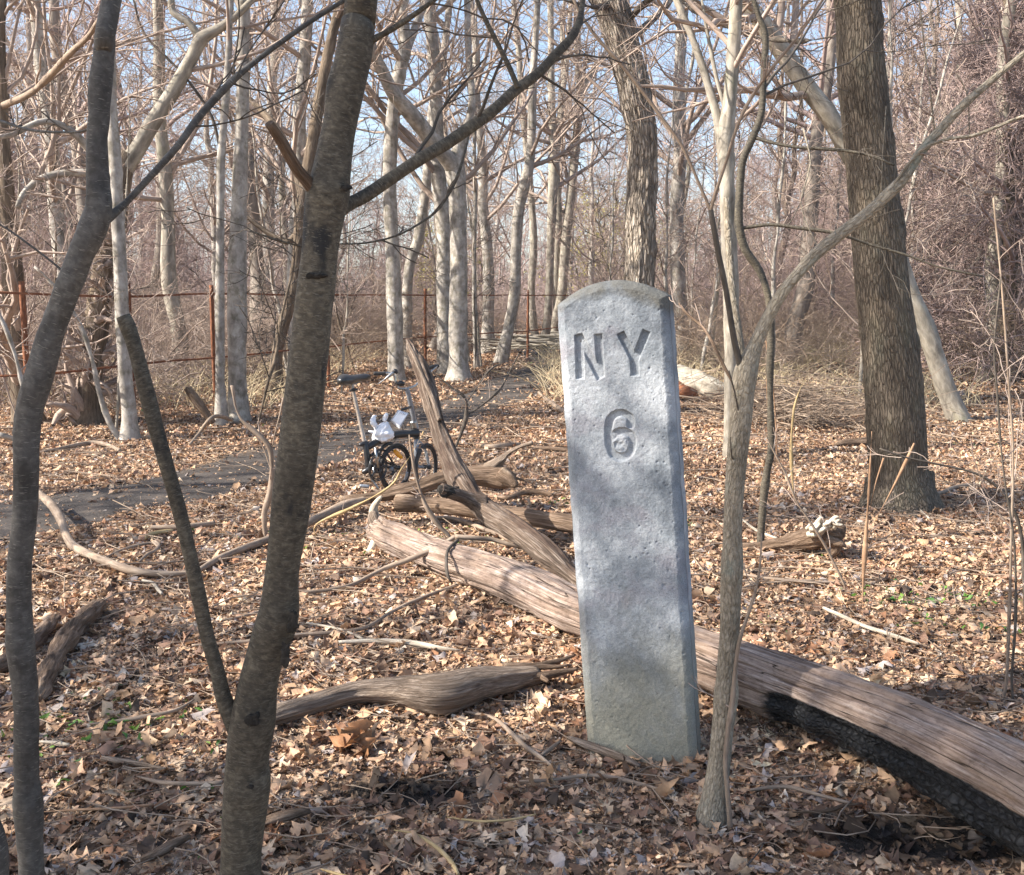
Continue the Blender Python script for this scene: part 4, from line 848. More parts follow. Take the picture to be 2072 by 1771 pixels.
for n_ in range(70):
    k = n_ % 3; yy = rng.uniform(10, 34); xx = rng.uniform(-.58, .6)*yy
    if (abs(xx) < .12*yy+.5 and yy < 16) or (xx > 0 and yy < 12.5) or path_dist(np.array([xx]), np.array([yy]))[0] < .9: continue
    o = copy_tree(sp[k]) if k in sdone else sp[k]; sdone.add(k); s = rng.uniform(.7, 1.25)
    o['label'] = slb[k]; o['group'] = 'saplings of the undergrowth'; o.location = (xx, yy, float(terrain(xx, yy))); o.rotation_euler = (rng.normal(0, .08), rng.normal(0, .08), rng.random()*6.28); o.scale = (s, s, s)

# brush, stems and trunks too far away to tell apart
fw = MB()
n = 1300; y = 66+50*rng.random(n); x = rng.uniform(-.75, .75, n)*y; hgt = rng.uniform(3, 9, n)*(1+.6*(x > 16)+.2*(x < -14)); k = 7
P = np.zeros((n, k, 3)); tt_ = np.linspace(0, 1, k); P[..., 0] = x[:, None]+np.cumsum(rng.normal(0, .25, (n, k)), 1); P[..., 1] = y[:, None]+np.cumsum(rng.normal(0, .25, (n, k)), 1); P[..., 2] = terrain(x, y)[:, None]-.3+hgt[:, None]*tt_
R = rng.uniform(.03, .1, n)[:, None]*(1-.75*tt_)[None]; fw.batch(P, R, 4)
p1, r1 = spawn(P, R, 9, .1, .98, .8, lambda t, L: .22*L, 5, .3, .05, .35, .02); fw.batch(p1, r1, 3)
p2, r2 = spawn(p1, r1, 3, .1, .98, .8, lambda t, L: .6*L, 4, .3, .0, .8, .016); fw.batch(p2, r2, 3)
n = 5000; y = 45+75*rng.random(n); x = rng.uniform(-.75, .75, n)*y; P = np.zeros((n, 5, 3)); d = rng.standard_normal((n, 3))*np.array([.7, .7, .4])+np.array([0, 0, 1.0])
P[:] = np.stack([x, y, terrain(x, y)-.1], 1)[:, None]+d[:, None]*np.linspace(0, 1, 5)[None, :, None]*rng.uniform(.8, 2.4, (n, 1, 1))+np.cumsum(rng.normal(0, .08, (n, 5, 3)), 1)
R = np.full((n, 5), .016); fw.batch(P, R, 3); p1, r1 = spawn(P, R, 6, .1, .98, .8, lambda t, L: .6*L, 4, .3, 0, .9, .014); fw.batch(p1, r1, 3)
tag(fw.build('far_woods', M['twig_mauve']), 'distant bare woods reading as one brown-grey mass of trunks and twigs', 'woods', kind='stuff')
# low hill behind everything
hb = MB(); hx = np.linspace(-260, 260, 120); hy = np.linspace(118, 240, 14); HX, HY = np.meshgrid(hx, hy)
HZ = terrain(HX, HY)-.5+5*sstep(118, 200, HY)*(1+.25*vnoise(np.stack([HX*.03, HY*.03, 0*HX], -1)))+.8*vnoise(np.stack([HX*.4, HY*.4, 0*HX], -1))+ 6*sstep(20, 120, HX)*sstep(118, 200, HY)
i = np.arange(13)[:, None]*120; j = np.arange(119)[None]
hb.add(np.stack([HX, HY, HZ], -1), np.stack([i+j, i+j+1, i+121, i+120], -1) if False else np.stack([i+j, i+j+1, i+j+121, i+j+120], -1))
m_, nt_, b_ = base_mat('far_hill_woods', 1.0, 0); 
nt_.links.new(ramp(nt_, noise(nt_, mapped(nt_, (.6, .6, .12), 'object'), 1, 8, .75), [(.35, (.13, .1, .1)), (.65, (.3, .245, .225))]), b_.inputs['Base Color']); structure(hb.build('hill', m_))

# willows just turning yellow-green
def budding(px, Y, s, label):
    w = at(px, 600, Y); root = empty('budding_tree', (w[0], Y, float(terrain(w[0], Y))), label, 'tree', 'yellow budding trees')
    n = 10; P = np.zeros((n, 3)); P[:, 2] = np.linspace(-.2, 4.2*s, n); P[:, 0] = np.cumsum(rng.normal(0, .08, n)); R = np.linspace(.14, .04, n)*s
    t = MB(); t.tube(P, R, 8); t.build('trunk', M['far_bark'], root)
    c = MB(); p1, r1 = spawn(P[None], R[None], 34, .2, 1, .9, lambda t, L: .5*L*(1.1-.3*t), 9, .2, .0, .4, .012); c.batch(p1, r1, 3)
    p2, r2 = spawn(p1, r1, 12, .2, 1, .7, lambda t, L: .4*L, 6, .2, -.15, .6, .01); c.batch(p2, r2, 3); c.build('crown', M['twig'], root)
    f = MB(); pts = p2.reshape(-1, 3); pts = pts[rng.choice(len(pts), 2300)]
    zz = pts[:, 2]; leaf_batch(f, pts[:, :2], rng.uniform(.06, .13, len(pts)), 3, tilt=1.5, pile=.0, zf=lambda a, b: zz, pal=np.array([[.55, .47, .1], [.66, .6, .18], [.42, .4, .12]]), pw=np.array([.4, .35, .25]), kinds=[0, 1, 0, 0])
    f.build('foliage', M['green'], root)
budding(895, 40, .85, 'yellow-budding tree right of the crooked white-barked tree'); budding(1205, 44, 1.15, 'yellow-budding tree seen left of the ridged-bark tree'); budding(1255, 52, 1.3, 'yellow-budding tree seen just behind the ridged-bark tree'); budding(1340, 56, 1.1, 'yellow-budding tree seen right of the ridged-bark tree')

# straw-coloured dead grass at the back of the clearing
gz = MB(); n = 16000; x = np.concatenate([rng.uniform(3, 13, n//2), rng.uniform(.5, 6, n//4), rng.uniform(-11, -3, n//4)]); y = np.concatenate([rng.uniform(17, 34, n//2), rng.uniform(12, 22, n//4), rng.uniform(12, 24, n//4)])
k = vnoise(np.stack([x*.6, y*.6, 0*x], 1)) > -.1; x, y = x[k], y[k]; n = len(x)
d = np.stack([rng.normal(0, .4, n), rng.normal(0, .4, n), np.ones(n)], 1); L = rng.uniform(.2, .75, n)
s = np.linspace(0, 1, 4)[None, :, None]; P = np.stack([x, y, terrain(x, y)-.02], 1)[:, None]+d[:, None]*s*L[:, None, None]+(d*np.array([1, 1, -.6]))[:, None]*s**2*.5*L[:, None, None]
gz.batch(P, np.broadcast_to(np.array([.006, .005, .004, .001]), (n, 4)), 3)
tag(gz.build('dead_grass', bark('straw', [(.38, .29, .17), (.52, .42, .27), (.64, .54, .38)], 5, 2, bs=.1)), 'straw-coloured dead grass growing at the back of the clearing', 'grass', kind='stuff')

# ------------------------------------------------------------------ trees left of and behind the camera: they shade the foreground
def added_shade_tree(x, y, Ht, z0, z1, rad, n1, label):  # unseen tree added for its shadow; crown height and density shaped to shade chosen spots
    root = empty('bare_tree', (x, y, 0), label, 'tree', 'bare trees beside the viewpoint'); n = 16; P = np.zeros((n, 3)); P[:, 2] = np.linspace(-.2, Ht, n); R = np.linspace(.07, .02, n)
    mb = MB(); mb.tube(P, R, 12); mb.build('trunk', M['mid_bark'], root)
    c = MB(); p1, r1 = spawn(P[None], R[None], n1, z0/Ht, z1/Ht, 1.2, lambda t, L: rad+0*t, 7, .3, .03, .4, .006); c.batch(p1, r1, 4)
    p2, r2 = spawn(p1, r1, 7, .1, .98, .9, lambda t, L: .6*L, 5, .35, 0, .8, .005); c.batch(p2, r2, 3)
    p3, r3 = spawn(p2, r2, 5, .1, .98, .9, lambda t, L: .6*L, 4, .35, 0, .8, .0045); c.batch(p3, r3, 3); c.build('crown', M['twig'], root)
added_shade_tree(-7.05, 4.5, 12, 6.6, 11.8, .8, 120, 'unseen tall bare tree added left of the clearing to shade the large tree')
added_shade_tree(-5.2, 1.5, 5.6, 3.0, 5.3, .4, 60, 'unseen leafless twiggy tree added near the viewpoint to shade the foreground')
added_shade_tree(-5.6, .8, 6.6, 3.0, 6.5, .55, 120, 'unseen low dense bare tree added left of the viewpoint to shade the saplings')
for n_, (x, y, k, s) in enumerate([(-8.0, .2, 2, .8), (-14.5, 4.6, 4, .9), (-6.5, 2.7, 3, .75), (-9.5, 5.4, 1, .9)]):
    o = copy_tree(protos[k]); tag(o, 'bare tree standing left of the clearing beyond the view', 'tree', 'bare trees beside the viewpoint')
    o.location = (x, y, 0); o.rotation_euler = (0, 0, n_*2.1); o.scale = (s, s, s)
# ------------------------------------------------------------------ the milestone
def rotm(rx, ry, rz):
    c, s = math.cos, math.sin
    A = np.array([[1, 0, 0], [0, c(rx), -s(rx)], [0, s(rx), c(rx)]]); B = np.array([[c(ry), 0, s(ry)], [0, 1, 0], [-s(ry), 0, c(ry)]]); C = np.array([[c(rz), -s(rz), 0], [s(rz), c(rz), 0], [0, 0, 1]])
    return C@B@A
SB = np.array([.4313, 2.9596, 0]); SE = (-.03386, -.08866, -.26516); SR = rotm(*SE); SD = .15
def onface(zx, zy):          # where a spot of the lettering lies on the front face
    x, y = 1085+zx*.2451, 558+zy*.2451
    d = SR.T@ray(x, y); o = SR.T@(np.array([0, 0, H])-SB); t = (-SD/2-o[1])/d[1]; p = o+d*t
    return np.array([p[0], p[2]])
nu, nv = 210, 820
def halfw(z): return .1734+(.1763-.1734)*(1-z/1.44)
def ztop(x): return 1.443+.062*(1-(np.abs(x)/.1734)**2.0)
u = np.linspace(-1, 1, nu)[None, :]; v = np.linspace(0, 1, nv)[:, None]
u = np.sign(u)*np.abs(u)**.85
zt = ztop(u*.1734); v = 1-(1-v)**1.12; z = -.22+(zt+.22)*v; x = u*halfw(z)
fp = np.stack([x, z, 0*x], -1)
x = x+.0012*fbm(np.stack([0*x+np.sign(x)*3, z*22, 0*x], -1), 3)*np.abs(u)**6
ed = np.minimum(halfw(z)-np.abs(u*halfw(z)), (zt-z)*1.0); ed = np.clip(ed+.002*fbm(fp*35, 2), 0, 1); cc = .027
e_ = np.clip(1-ed/cc, 0, 1); yo = .6*cc*(1-np.sqrt(np.clip(1-e_**2, 0, 1)))+.4*cc*e_
def boxseg(a, b, hw):
    a = onface(*a); b = onface(*b); hw = hw*.000375; d = b-a; L = np.linalg.norm(d); d = d/L
    px, pz = x-(a+b)[0]/2, z-(a+b)[1]/2
    return np.maximum(np.abs(px*d[0]+pz*d[1])-L/2, np.abs(-px*d[1]+pz*d[0])-hw)
def pathseg(pts, hw):
    P = spline(np.array([[*onface(*p), 0] for p in pts]), .006)[:, :2]; r = np.full(x.shape, 9.)
    for a, b in zip(P[:-1], P[1:]):
        d = b-a; t = np.clip(((x-a[0])*d[0]+(z-a[1])*d[1])/(d@d+1e-12), 0, 1); r = np.minimum(r, np.hypot(x-a[0]-t*d[0], z-a[1]-t*d[1]))
    return r-hw*.000375
sd = np.minimum.reduce([boxseg((350, 490), (364, 852), 35), boxseg((512, 484), (534, 838), 31), np.maximum(boxseg((345, 480), (532, 850), 31), -(boxseg((348, 452), (350, 480), 300))),
                        boxseg((697, 472), (812, 700), 31), boxseg((912, 455), (812, 700), 32), boxseg((811, 670), (814, 826), 33)])
sd6 = pathseg([(778, 1232), (770, 1172), (705, 1138), (636, 1158), (604, 1215), (598, 1320), (608, 1420), (645, 1480), (707, 1500), (765, 1470), (794, 1400), (782, 1322), (724, 1286), (660, 1300), (622, 1335)], 32)
rgh = fbm(fp*60, 3)
dep = .011*sstep(.0016, -.0022, sd+.0006*rgh)
dep6 = .011*sstep(.002, -.0025, sd6+.0012*rgh)
cx, cz = onface(705, 1390); q6 = np.exp(-(((x-cx)/.026)**2+((z-cz)/.03)**2)); cx2, cz2 = onface(720, 1225); q62 = np.exp(-(((x-cx2)/.03)**2+((z-cz2)/.02)**2))
dep = np.maximum(dep, dep6)*1.0
dep = np.maximum(dep, (q6 > .25)*.004*sstep(.25, .6, q6)*(1+.9*rgh)); dep = dep+q62*.0018*rgh+q6*.002*fbm(fp*130, 2)
pits = np.zeros_like(x)
for _ in range(120):
    a, b = rng.uniform(-.16, .16), rng.uniform(.05, 1.42); s = rng.uniform(.0012, .0032); pits += .0035*np.exp(-((x-a)**2+(z-b)**2)/s**2)
for zx, zy, s in [(358, 548, .005), (240, 1072, .006), (935, 765, .0035), (1060, 2560, .006)]:
    a, b = onface(zx, zy); pits += .004*np.exp(-((x-a)**2+(z-b)**2)/s**2)
y = -SD/2+yo+dep+pits+.0016*fbm(fp*8, 3)+.0007*fbm(fp*70, 2)+.0005*fbm(fp*190, 1)
lich = np.clip(sstep(.075, .0, zt-z-.02*u)*1.0+.35*fbm(fp*26, 3)*sstep(.12, 0, zt-z), 0, 1)
Fv = np.stack([x, y, z], -1).reshape(-1, 3)
i = np.arange(nv-1)[:, None]*nu; j = np.arange(nu-1)[None]
fq = np.stack([i+j, i+j+1, i+nu+j+1, i+nu+j], -1).reshape(-1, 4)
idx = np.concatenate([np.arange(nv)*nu, (nv-1)*nu+np.arange(1, nu), np.arange(nv-2, -1, -1)*nu+nu-1])
Bd = Fv[idx].copy(); back = []; sq = []; n0 = len(Fv); m = len(idx); prev = idx
allv = [Fv]; exs = [lich.ravel()]
for k, yy in enumerate(np.linspace(.25, 1, 6)):
    Q = Bd.copy(); Q[:, 1] = Bd[:, 1]*(1-yy)+(SD/2)*yy; Q += .0012*fbm(Q*60, 2)[:, None]*np.array([1, 0, 1]); allv.append(Q); exs.append(lich.ravel()[idx])
    cur = n0+k*m+np.arange(m); sq.append(np.stack([prev[:-1], prev[1:], cur[1:], cur[:-1]], -1)[:, ::-1]); prev = cur
cen = np.array([[0, SD/2, .7]]); allv.append(cen); exs.append([0]); ci = n0+6*m
st = MB(); st.add(np.vstack(allv), np.concatenate([fq]+sq), np.stack([prev[:-1], prev[1:], np.full(m-1, ci)], -1), ex=np.concatenate(exs))
ms = st.build('milestone', M['concrete'], attr='lichen'); ms.location = SB; ms.rotation_euler = SE
tag(ms, 'tall leaning grey concrete milestone with NY and 6 cut into its face', 'milestone')

# ------------------------------------------------------------------ the big log
lp = [(765, 1074, 52, 5.45), (800, 1090, 62, 5.3), (900, 1130, 73, 4.95), (1030, 1174, 86, 4.5), (1165, 1238, 92, 4.05), (1300, 1286, 106, 3.7), (1425, 1331, 122, 3.4), (1590, 1394, 138, 3.1), (1720, 1446, 154, 2.88), (1848, 1504, 172, 2.68), (1960, 1560, 188, 2.5), (2072, 1622, 206, 2.34), (2250, 1728, 245, 2.1), (2450, 1860, 290, 1.85)]
LW = np.array([[*at(a, b, c), w*.5*depth_scale(a, b, c)] for a, b, w, c in lp]); Ls = spline(LW, .012)
LP, LR = Ls[:, :3], Ls[:, 3]
def logdisp(tc, th, L, R):
    d = .010*fbm(tc*np.array([26, 26, 1.6]), 4)+R*.13*vnoise(tc*np.array([5, 5, 1.3])+7)
    ck = np.abs(vnoise(tc*np.array([20, 20, .9])+3)); d = d-.014*sstep(.07, 0, ck)
    return d+.006*vnoise(tc*np.array([60, 60, 8.]))
lg = MB(); lg.tube(LP, LR, 128, disp=logdisp, cap=(True, False))
V = lg.v[0].astype(float); nR = len(LP); body = V[:nR*128].reshape(nR, 128, 3)
ax = np.gradient(LP, axis=0); ax /= np.linalg.norm(ax, axis=1, keepdims=True)
side = np.stack([ax[:, 1], -ax[:, 0], 0*ax[:, 0]], 1); side /= np.linalg.norm(side, axis=1, keepdims=True)      # horizontal, toward the viewer
side *= -np.sign((side*np.array([.5, 1, 0])).sum(1))[:, None]
off = body-LP[:, None]; rr_ = np.linalg.norm(off, axis=-1, keepdims=True); nn_ = off/rr_
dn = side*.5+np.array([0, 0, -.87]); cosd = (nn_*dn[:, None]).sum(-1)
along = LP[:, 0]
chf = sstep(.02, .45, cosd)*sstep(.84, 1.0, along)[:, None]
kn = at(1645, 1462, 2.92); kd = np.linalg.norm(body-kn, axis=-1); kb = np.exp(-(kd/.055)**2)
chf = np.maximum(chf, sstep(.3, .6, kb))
blk = fbm(body.reshape(-1, 3)*38, 3).reshape(kd.shape)
body = LP[:, None]+nn_*(rr_+(-.02*sstep(.35, .9, chf)*sstep(.05, .5, cosd)+.006*blk*chf+.03*kb)[..., None])
V[:nR*128] = body.reshape(-1, 3); lg.v[0] = V.astype(np.float32); ex = np.zeros(len(V), np.float32); ex[:nR*128] = chf.reshape(-1)
lg.ex[0] = ex
lo = lg.build('fallen_log', M['log'], origin=LP[5], loc=LP[5], attr='char')
tag(lo, 'long thick barkless fallen log passing behind the milestone, charred black underneath at its near end', 'log')

# ------------------------------------------------------------------ other dead wood
def wood(name, label, pts, mat, cat='branch', sides=14, step=.03, disp=.003, lump=.08, fr=(60, 60, 6), group=None, ends=None, extra=None, ground=True, knots=0, Yv=None, splint=0, caps=(True, True), cutmat=None):
    """a dead branch from picture points: (x, y, width[, lift above the soil]); or with Yv its distances are given"""
    rows = []
    for k, p in enumerate(pts):
        if Yv is not None:
            w = at(p[0], p[1], Yv[k]); r = p[2]*.5*depth_scale(p[0], p[1], Yv[k])
        else:
            r = p[2]*.5*depth_scale(p[0], p[1], gnd(p[0], p[1])[1]); lift = p[3] if len(p) > 3 else 0
            hz = r*.9+.022+lift; w = gnd(p[0], p[1], hz); w[2] = hz+float(terrain(w[0], w[1]))
        rows.append([*w, r])
    W = spline(np.array(rows), step); o0 = W[len(W)//2, :3].copy()
    mb = MB()
    def dsp(tc, th, L, R):
        d = disp*fbm(tc*np.array(fr), 3)+lump*R*vnoise(tc*np.array([6, 6, 5.])+len(label))
        if knots: d = d+R*.3*np.clip(vnoise(tc*np.array([9, 9, 7.])+11)-.35, 0, 1)*knots
        return d
    mats = [M[mat]]
    mb.tube(W[:, :3], np.maximum(W[:, 3], .0012), sides, disp=dsp, cap=caps)
    if splint:      # torn slivers at the far end
        e = W[-1]; d = W[-1, :3]-W[-6, :3]; d /= np.linalg.norm(d)
        for s_ in range(splint):
            a = rng.random()*6.28; off_ = np.array([math.cos(a)*.3, math.cos(a)*.3, math.sin(a)])*e[3]*.75; ln = rng.uniform(.5, 1.0)*e[3]*5
            P = np.array([e[:3]+off_-d*e[3]*2, e[:3]+off_, e[:3]+off_+d*ln*.5+rng.normal(0, .1, 3)*e[3], e[:3]+off_*1.15+d*ln])
            mb.tube(spline(np.hstack([P, np.array([[e[3]*.45], [e[3]*.38], [e[3]*.22], [.001]])]), step)[:, :3], np.linspace(e[3]*.42, .001, len(spline(np.hstack([P, np.zeros((4, 1))]), step))), 7, disp=dsp, cap=(False, True))
    o = mb.build(name, mats, origin=o0, loc=o0)
    tag(o, label, cat, group)
    if extra:
        for nm, p2, m2, Y2, kk in extra:
            R2 = [];
            for k, p in enumerate(p2):
                w = at(p[0], p[1], Y2[k]); R2.append([*w, p[2]*.5*depth_scale(p[0], p[1], Y2[k])])
            W2 = spline(np.array(R2), step*.6); b2 = MB(); b2.tube(W2[:, :3], np.maximum(W2[:, 3], .001), kk.get('sides', 12), disp=(lambda tc, th, L, R: R*.45*fbm(tc*np.array([70, 70, 22]), 4)) if kk.get('rag') else dsp, cap=(True, True)); b2.build(nm, M[m2], o, o0)
    return o, W
M['charred'] = scar_m
# the leaning snag
SY = [5.9, 5.85, 5.75, 5.6, 5.45, 5.3, 5.15, 4.95, 4.8, 4.62, 4.45]
wood('dead_snag', 'twisted grey dead branch leaning up in front of the bicycle from behind the milestone',
     [(824, 686, 8), (836, 715, 20), (858, 762, 30), (878, 836, 35), (904, 912, 37), (934, 975, 40), (978, 1028, 50), (1045, 1072, 43), (1098, 1112, 45), (1160, 1166, 38), (1215, 1205, 34)], 'snagwood', sides=64, step=.01, disp=.0085, lump=.3, fr=(70, 70, 6), Yv=SY,
     extra=[('broken_stub', [(975, 1022, 40), (945, 1008, 26), (918, 998, 23), (892, 990, 22)], 'snagwood', [5.15, 5.12, 5.08, 5.05], dict(sides=24)), ('charred_tip', [(925, 999, 22), (908, 994, 25), (896, 992, 22), (887, 987, 9)], 'charred', [5.09, 5.06, 5.05, 5.04], dict(sides=28, rag=1)),
            ('split_sliver', [(890, 850, 10), (872, 800, 9), (850, 745, 8), (830, 705, 6), (824, 690, 3)], 'deadwood', [5.5, 5.6, 5.65, 5.7, 5.75], dict(sides=8))])
o, W = wood('cut_log', 'short sawn log with a pale round cut end lying across the log pile', [(806, 1018, 34), (850, 1020, 34), (900, 1024, 35), (1000, 1036, 36), (1090, 1050, 37), (1180, 1066, 38), (1230, 1075, 36)], 'brown_wood', cat='log', sides=40, step=.015, disp=.005, lump=.12, Yv=[6.05, 5.98, 5.9, 5.75, 5.6, 5.45, 5.35])
d_ = W[0, :3]-W[3, :3]; d_ /= np.linalg.norm(d_); a_ = np.cross(d_, [0, 0, 1.]); a_ /= np.linalg.norm(a_); b2_ = np.cross(d_, a_)
eb = MB(); kk = 32; th = np.arange(kk)*2*PI/kk; rad = W[0, 3]*1.0
for q_, rr2 in enumerate([1.0, .5, 0.02]): pass
ringv = [W[0, :3]+d_*.004+(a_*math.cos(t)+b2_*math.sin(t))*rad*f*(1+.04*math.sin(3*t)) for f in (1.03, .66, .33) for t in th]+[W[0, :3]+d_*.004]
rv = np.array(ringv); tc_ = np.stack([(rv-W[0, :3])@a_, (rv-W[0, :3])@b2_, 0*rv[:, 0]], 1)
qd = [(r*kk+k, r*kk+(k+1) % kk, (r+1)*kk+(k+1) % kk, (r+1)*kk+k) for r in (0, 1) for k in range(kk)]; tr = [(2*kk+k, 2*kk+(k+1) % kk, 3*kk) for k in range(kk)]
eb.add(rv, qd, tr, tc=tc_); eb.build('cut_end', M['endgrain'], o, tuple(o.location))
wood('dead_log', 'gnarled brown dead log with a forked broken end behind the leaning snag', [(690, 1018, 20), (740, 1008, 24), (790, 1000, 26), (840, 988, 28), (890, 972, 32), (940, 964, 34), (985, 962, 40), (1020, 968, 42), (1040, 974, 24)], 'brown_wood', cat='log', sides=40, step=.015, disp=.009, lump=.3, fr=(50, 50, 5), Yv=[6.3, 6.32, 6.35, 6.38, 6.4, 6.42, 6.42, 6.4, 6.4], splint=2,
     extra=[('upright_prong', [(985, 955, 26), (1010, 935, 22), (1028, 918, 12), (1050, 905, 6), (1078, 896, 3)], 'deadwood', [6.42, 6.42, 6.42, 6.4, 6.38], dict(sides=16)), ('torn_flap', [(1015, 962, 34), (1035, 975, 26), (1046, 985, 12)], 'brown_wood', [6.38, 6.33, 6.3], dict(sides=16))])
wood('broken_stub', 'bleached upright broken stub with a white torn top beside the log pile', [(742, 1122, 8), (754, 1108, 20), (762, 1090, 24), (765, 1065, 23), (757, 1045, 22), (757, 1028, 18), (766, 1012, 12), (772, 1004, 4)], 'white_wood', sides=22, step=.01, disp=.004, lump=.25, Yv=[5.3, 5.35, 5.4, 5.45, 5.5, 5.5, 5.5, 5.5],
     extra=[('knot', [(762, 1066, 24), (755, 1050, 26), (756, 1040, 20)], 'deadwood', [5.42, 5.45, 5.48], dict(sides=14)), ('root_prong', [(765, 1085, 16), (775, 1100, 14), (774, 1112, 6)], 'deadwood', [5.4, 5.35, 5.35], dict(sides=10))])
o, W = wood('split_branch', 'thick weathered branch with splintered ends between the milestone and the front forked sapling', [(520, 1470, 18), (560, 1450, 36), (640, 1424, 42), (720, 1400, 42), (800, 1394, 52), (860, 1396, 66), (900, 1396, 72), (960, 1380, 62), (1030, 1370, 48), (1085, 1362, 36)], 'deadwood', sides=56, step=.012, disp=.0045, lump=.14, fr=(60, 60, 3.2), splint=0)
sb_ = MB()
for pts in [[(1020, 1356, 30), (1080, 1350, 18), (1130, 1338, 10), (1162, 1326, 3)], [(1030, 1372, 30), (1080, 1370, 20), (1130, 1362, 13), (1168, 1354, 4)], [(1010, 1364, 26), (1070, 1352, 14), (1120, 1350, 8), (1150, 1346, 3)], [(1060, 1350, 12), (1090, 1366, 14), (1110, 1380, 6)]]:
    rows = [[*gnd(a, b, .05), w*.5*depth_scale(a, b, 3.6)] for a, b, w in pts]; Wq = spline(np.array(rows), .01)
    sb_.tube(Wq[:, :3], Wq[:, 3], 10, disp=lambda tc, th, L, R: .003*fbm(tc*np.array([80, 80, 6]), 3), cap=(True, True))
sb_.build('splinters', M['brown_wood'], o, tuple(o.location))
wood('rotten_log', 'crumbling rough-barked log piece at the left edge beside the smooth leaning sapling', [(75, 1415, 24, -.02), (88, 1380, 34, -.015), (108, 1335, 36, -.01), (135, 1290, 34, -.01), (165, 1255, 34, -.005), (195, 1225, 28), (203, 1216, 14)], 'brown_wood', cat='log', sides=44, step=.012, disp=.012, lump=.2, fr=(40, 40, 14))
wood('rotten_log', 'dark rotten chunk of wood lying at the left edge behind the crumbling log', [(-20, 1352, 34, -.02), (20, 1332, 34, -.02), (60, 1302, 28, -.015), (95, 1264, 18), (120, 1240, 8)], 'brown_wood', cat='log', sides=32, step=.015, disp=.012, lump=.2, fr=(40, 40, 14))
wood('driftwood_stump', 'broken log end with a jagged sunlit white top lying right of the pale forked sapling', [(1480, 1112, 18), (1540, 1107, 26), (1600, 1098, 38), (1645, 1086, 50), (1675, 1078, 58), (1695, 1076, 50), (1706, 1078, 26)], 'brown_wood', cat='log', sides=44, step=.01, disp=.007, lump=.2, fr=(60, 60, 6), Yv=[5.45, 5.4, 5.35, 5.3, 5.28, 5.25, 5.25],
     extra=[('torn_spike', [(1675, 1095, 22), (1700, 1100, 14), (1712, 1108, 4)], 'brown_wood', [5.2, 5.15, 5.15], dict(sides=10)), ('foot', [(1690, 1095, 26), (1690, 1112, 22), (1680, 1125, 12)], 'brown_wood', [5.2, 5.2, 5.2], dict(sides=10))])
dw_ = [o for o in COL.objects if o.name == 'driftwood_stump'][0]; sl = MB()
for k in range(26):
    u_ = rng.random(); a0 = (1635+48*u_+rng.normal(0, 4), 1076-10*u_+rng.normal(0, 6)); ang = rng.normal(-.35, .35); L = rng.uniform(16, 34); w_ = rng.uniform(7, 15); yy = 5.2-.04*u_+rng.normal(0, .02)
    R = np.array([[*at(a0[0]+math.cos(ang)*L*t, a0[1]+math.sin(ang)*L*t+8*t*t*rng.normal(0, .5), yy-.03*t), w_*.5*(1-.85*t**2)*depth_scale(*a0, yy)] for t in (0, .33, .66, 1)]); W = spline(R, .008)
    sl.tube(W[:, :3], W[:, 3], 8, disp=lambda tc, th, L, R: R*.5*fbm(tc*np.array([70, 70, 25]), 3), cap=(True, True))
sl.build('bleached_end', M['white_wood'], dw_, tuple(dw_.location))
wood('hollow_log', 'short hollow log with a rust-brown broken end lying just right behind the milestone', [(1352, 768, 34), (1385, 775, 42), (1420, 785, 40), (1455, 795, 34), (1475, 800, 26)], 'mid_bark', cat='log', sides=32, step=.03, disp=.015, lump=.15, fr=(20, 20, 5),
     extra=[('rotten_core', [(1366, 785, 30), (1385, 792, 28), (1410, 798, 16)], 'rust', [13.2, 13.0, 12.9], dict(sides=14))])
wood('dead_log', 'dark dead log lying between the pale forked sapling and the brush pile', [(1515, 800, 26), (1545, 805, 26), (1580, 806, 24), (1604, 806, 30), (1612, 808, 20)], 'brown_wood', cat='log', sides=28, step=.03, disp=.012, lump=.15)
wood('dead_log', 'short dark log end against the left side of the large right-hand tree', [(1690, 900, 8), (1705, 897, 13), (1735, 896, 14), (1762, 896, 14)], 'brown_wood', cat='log', sides=20, step=.03)

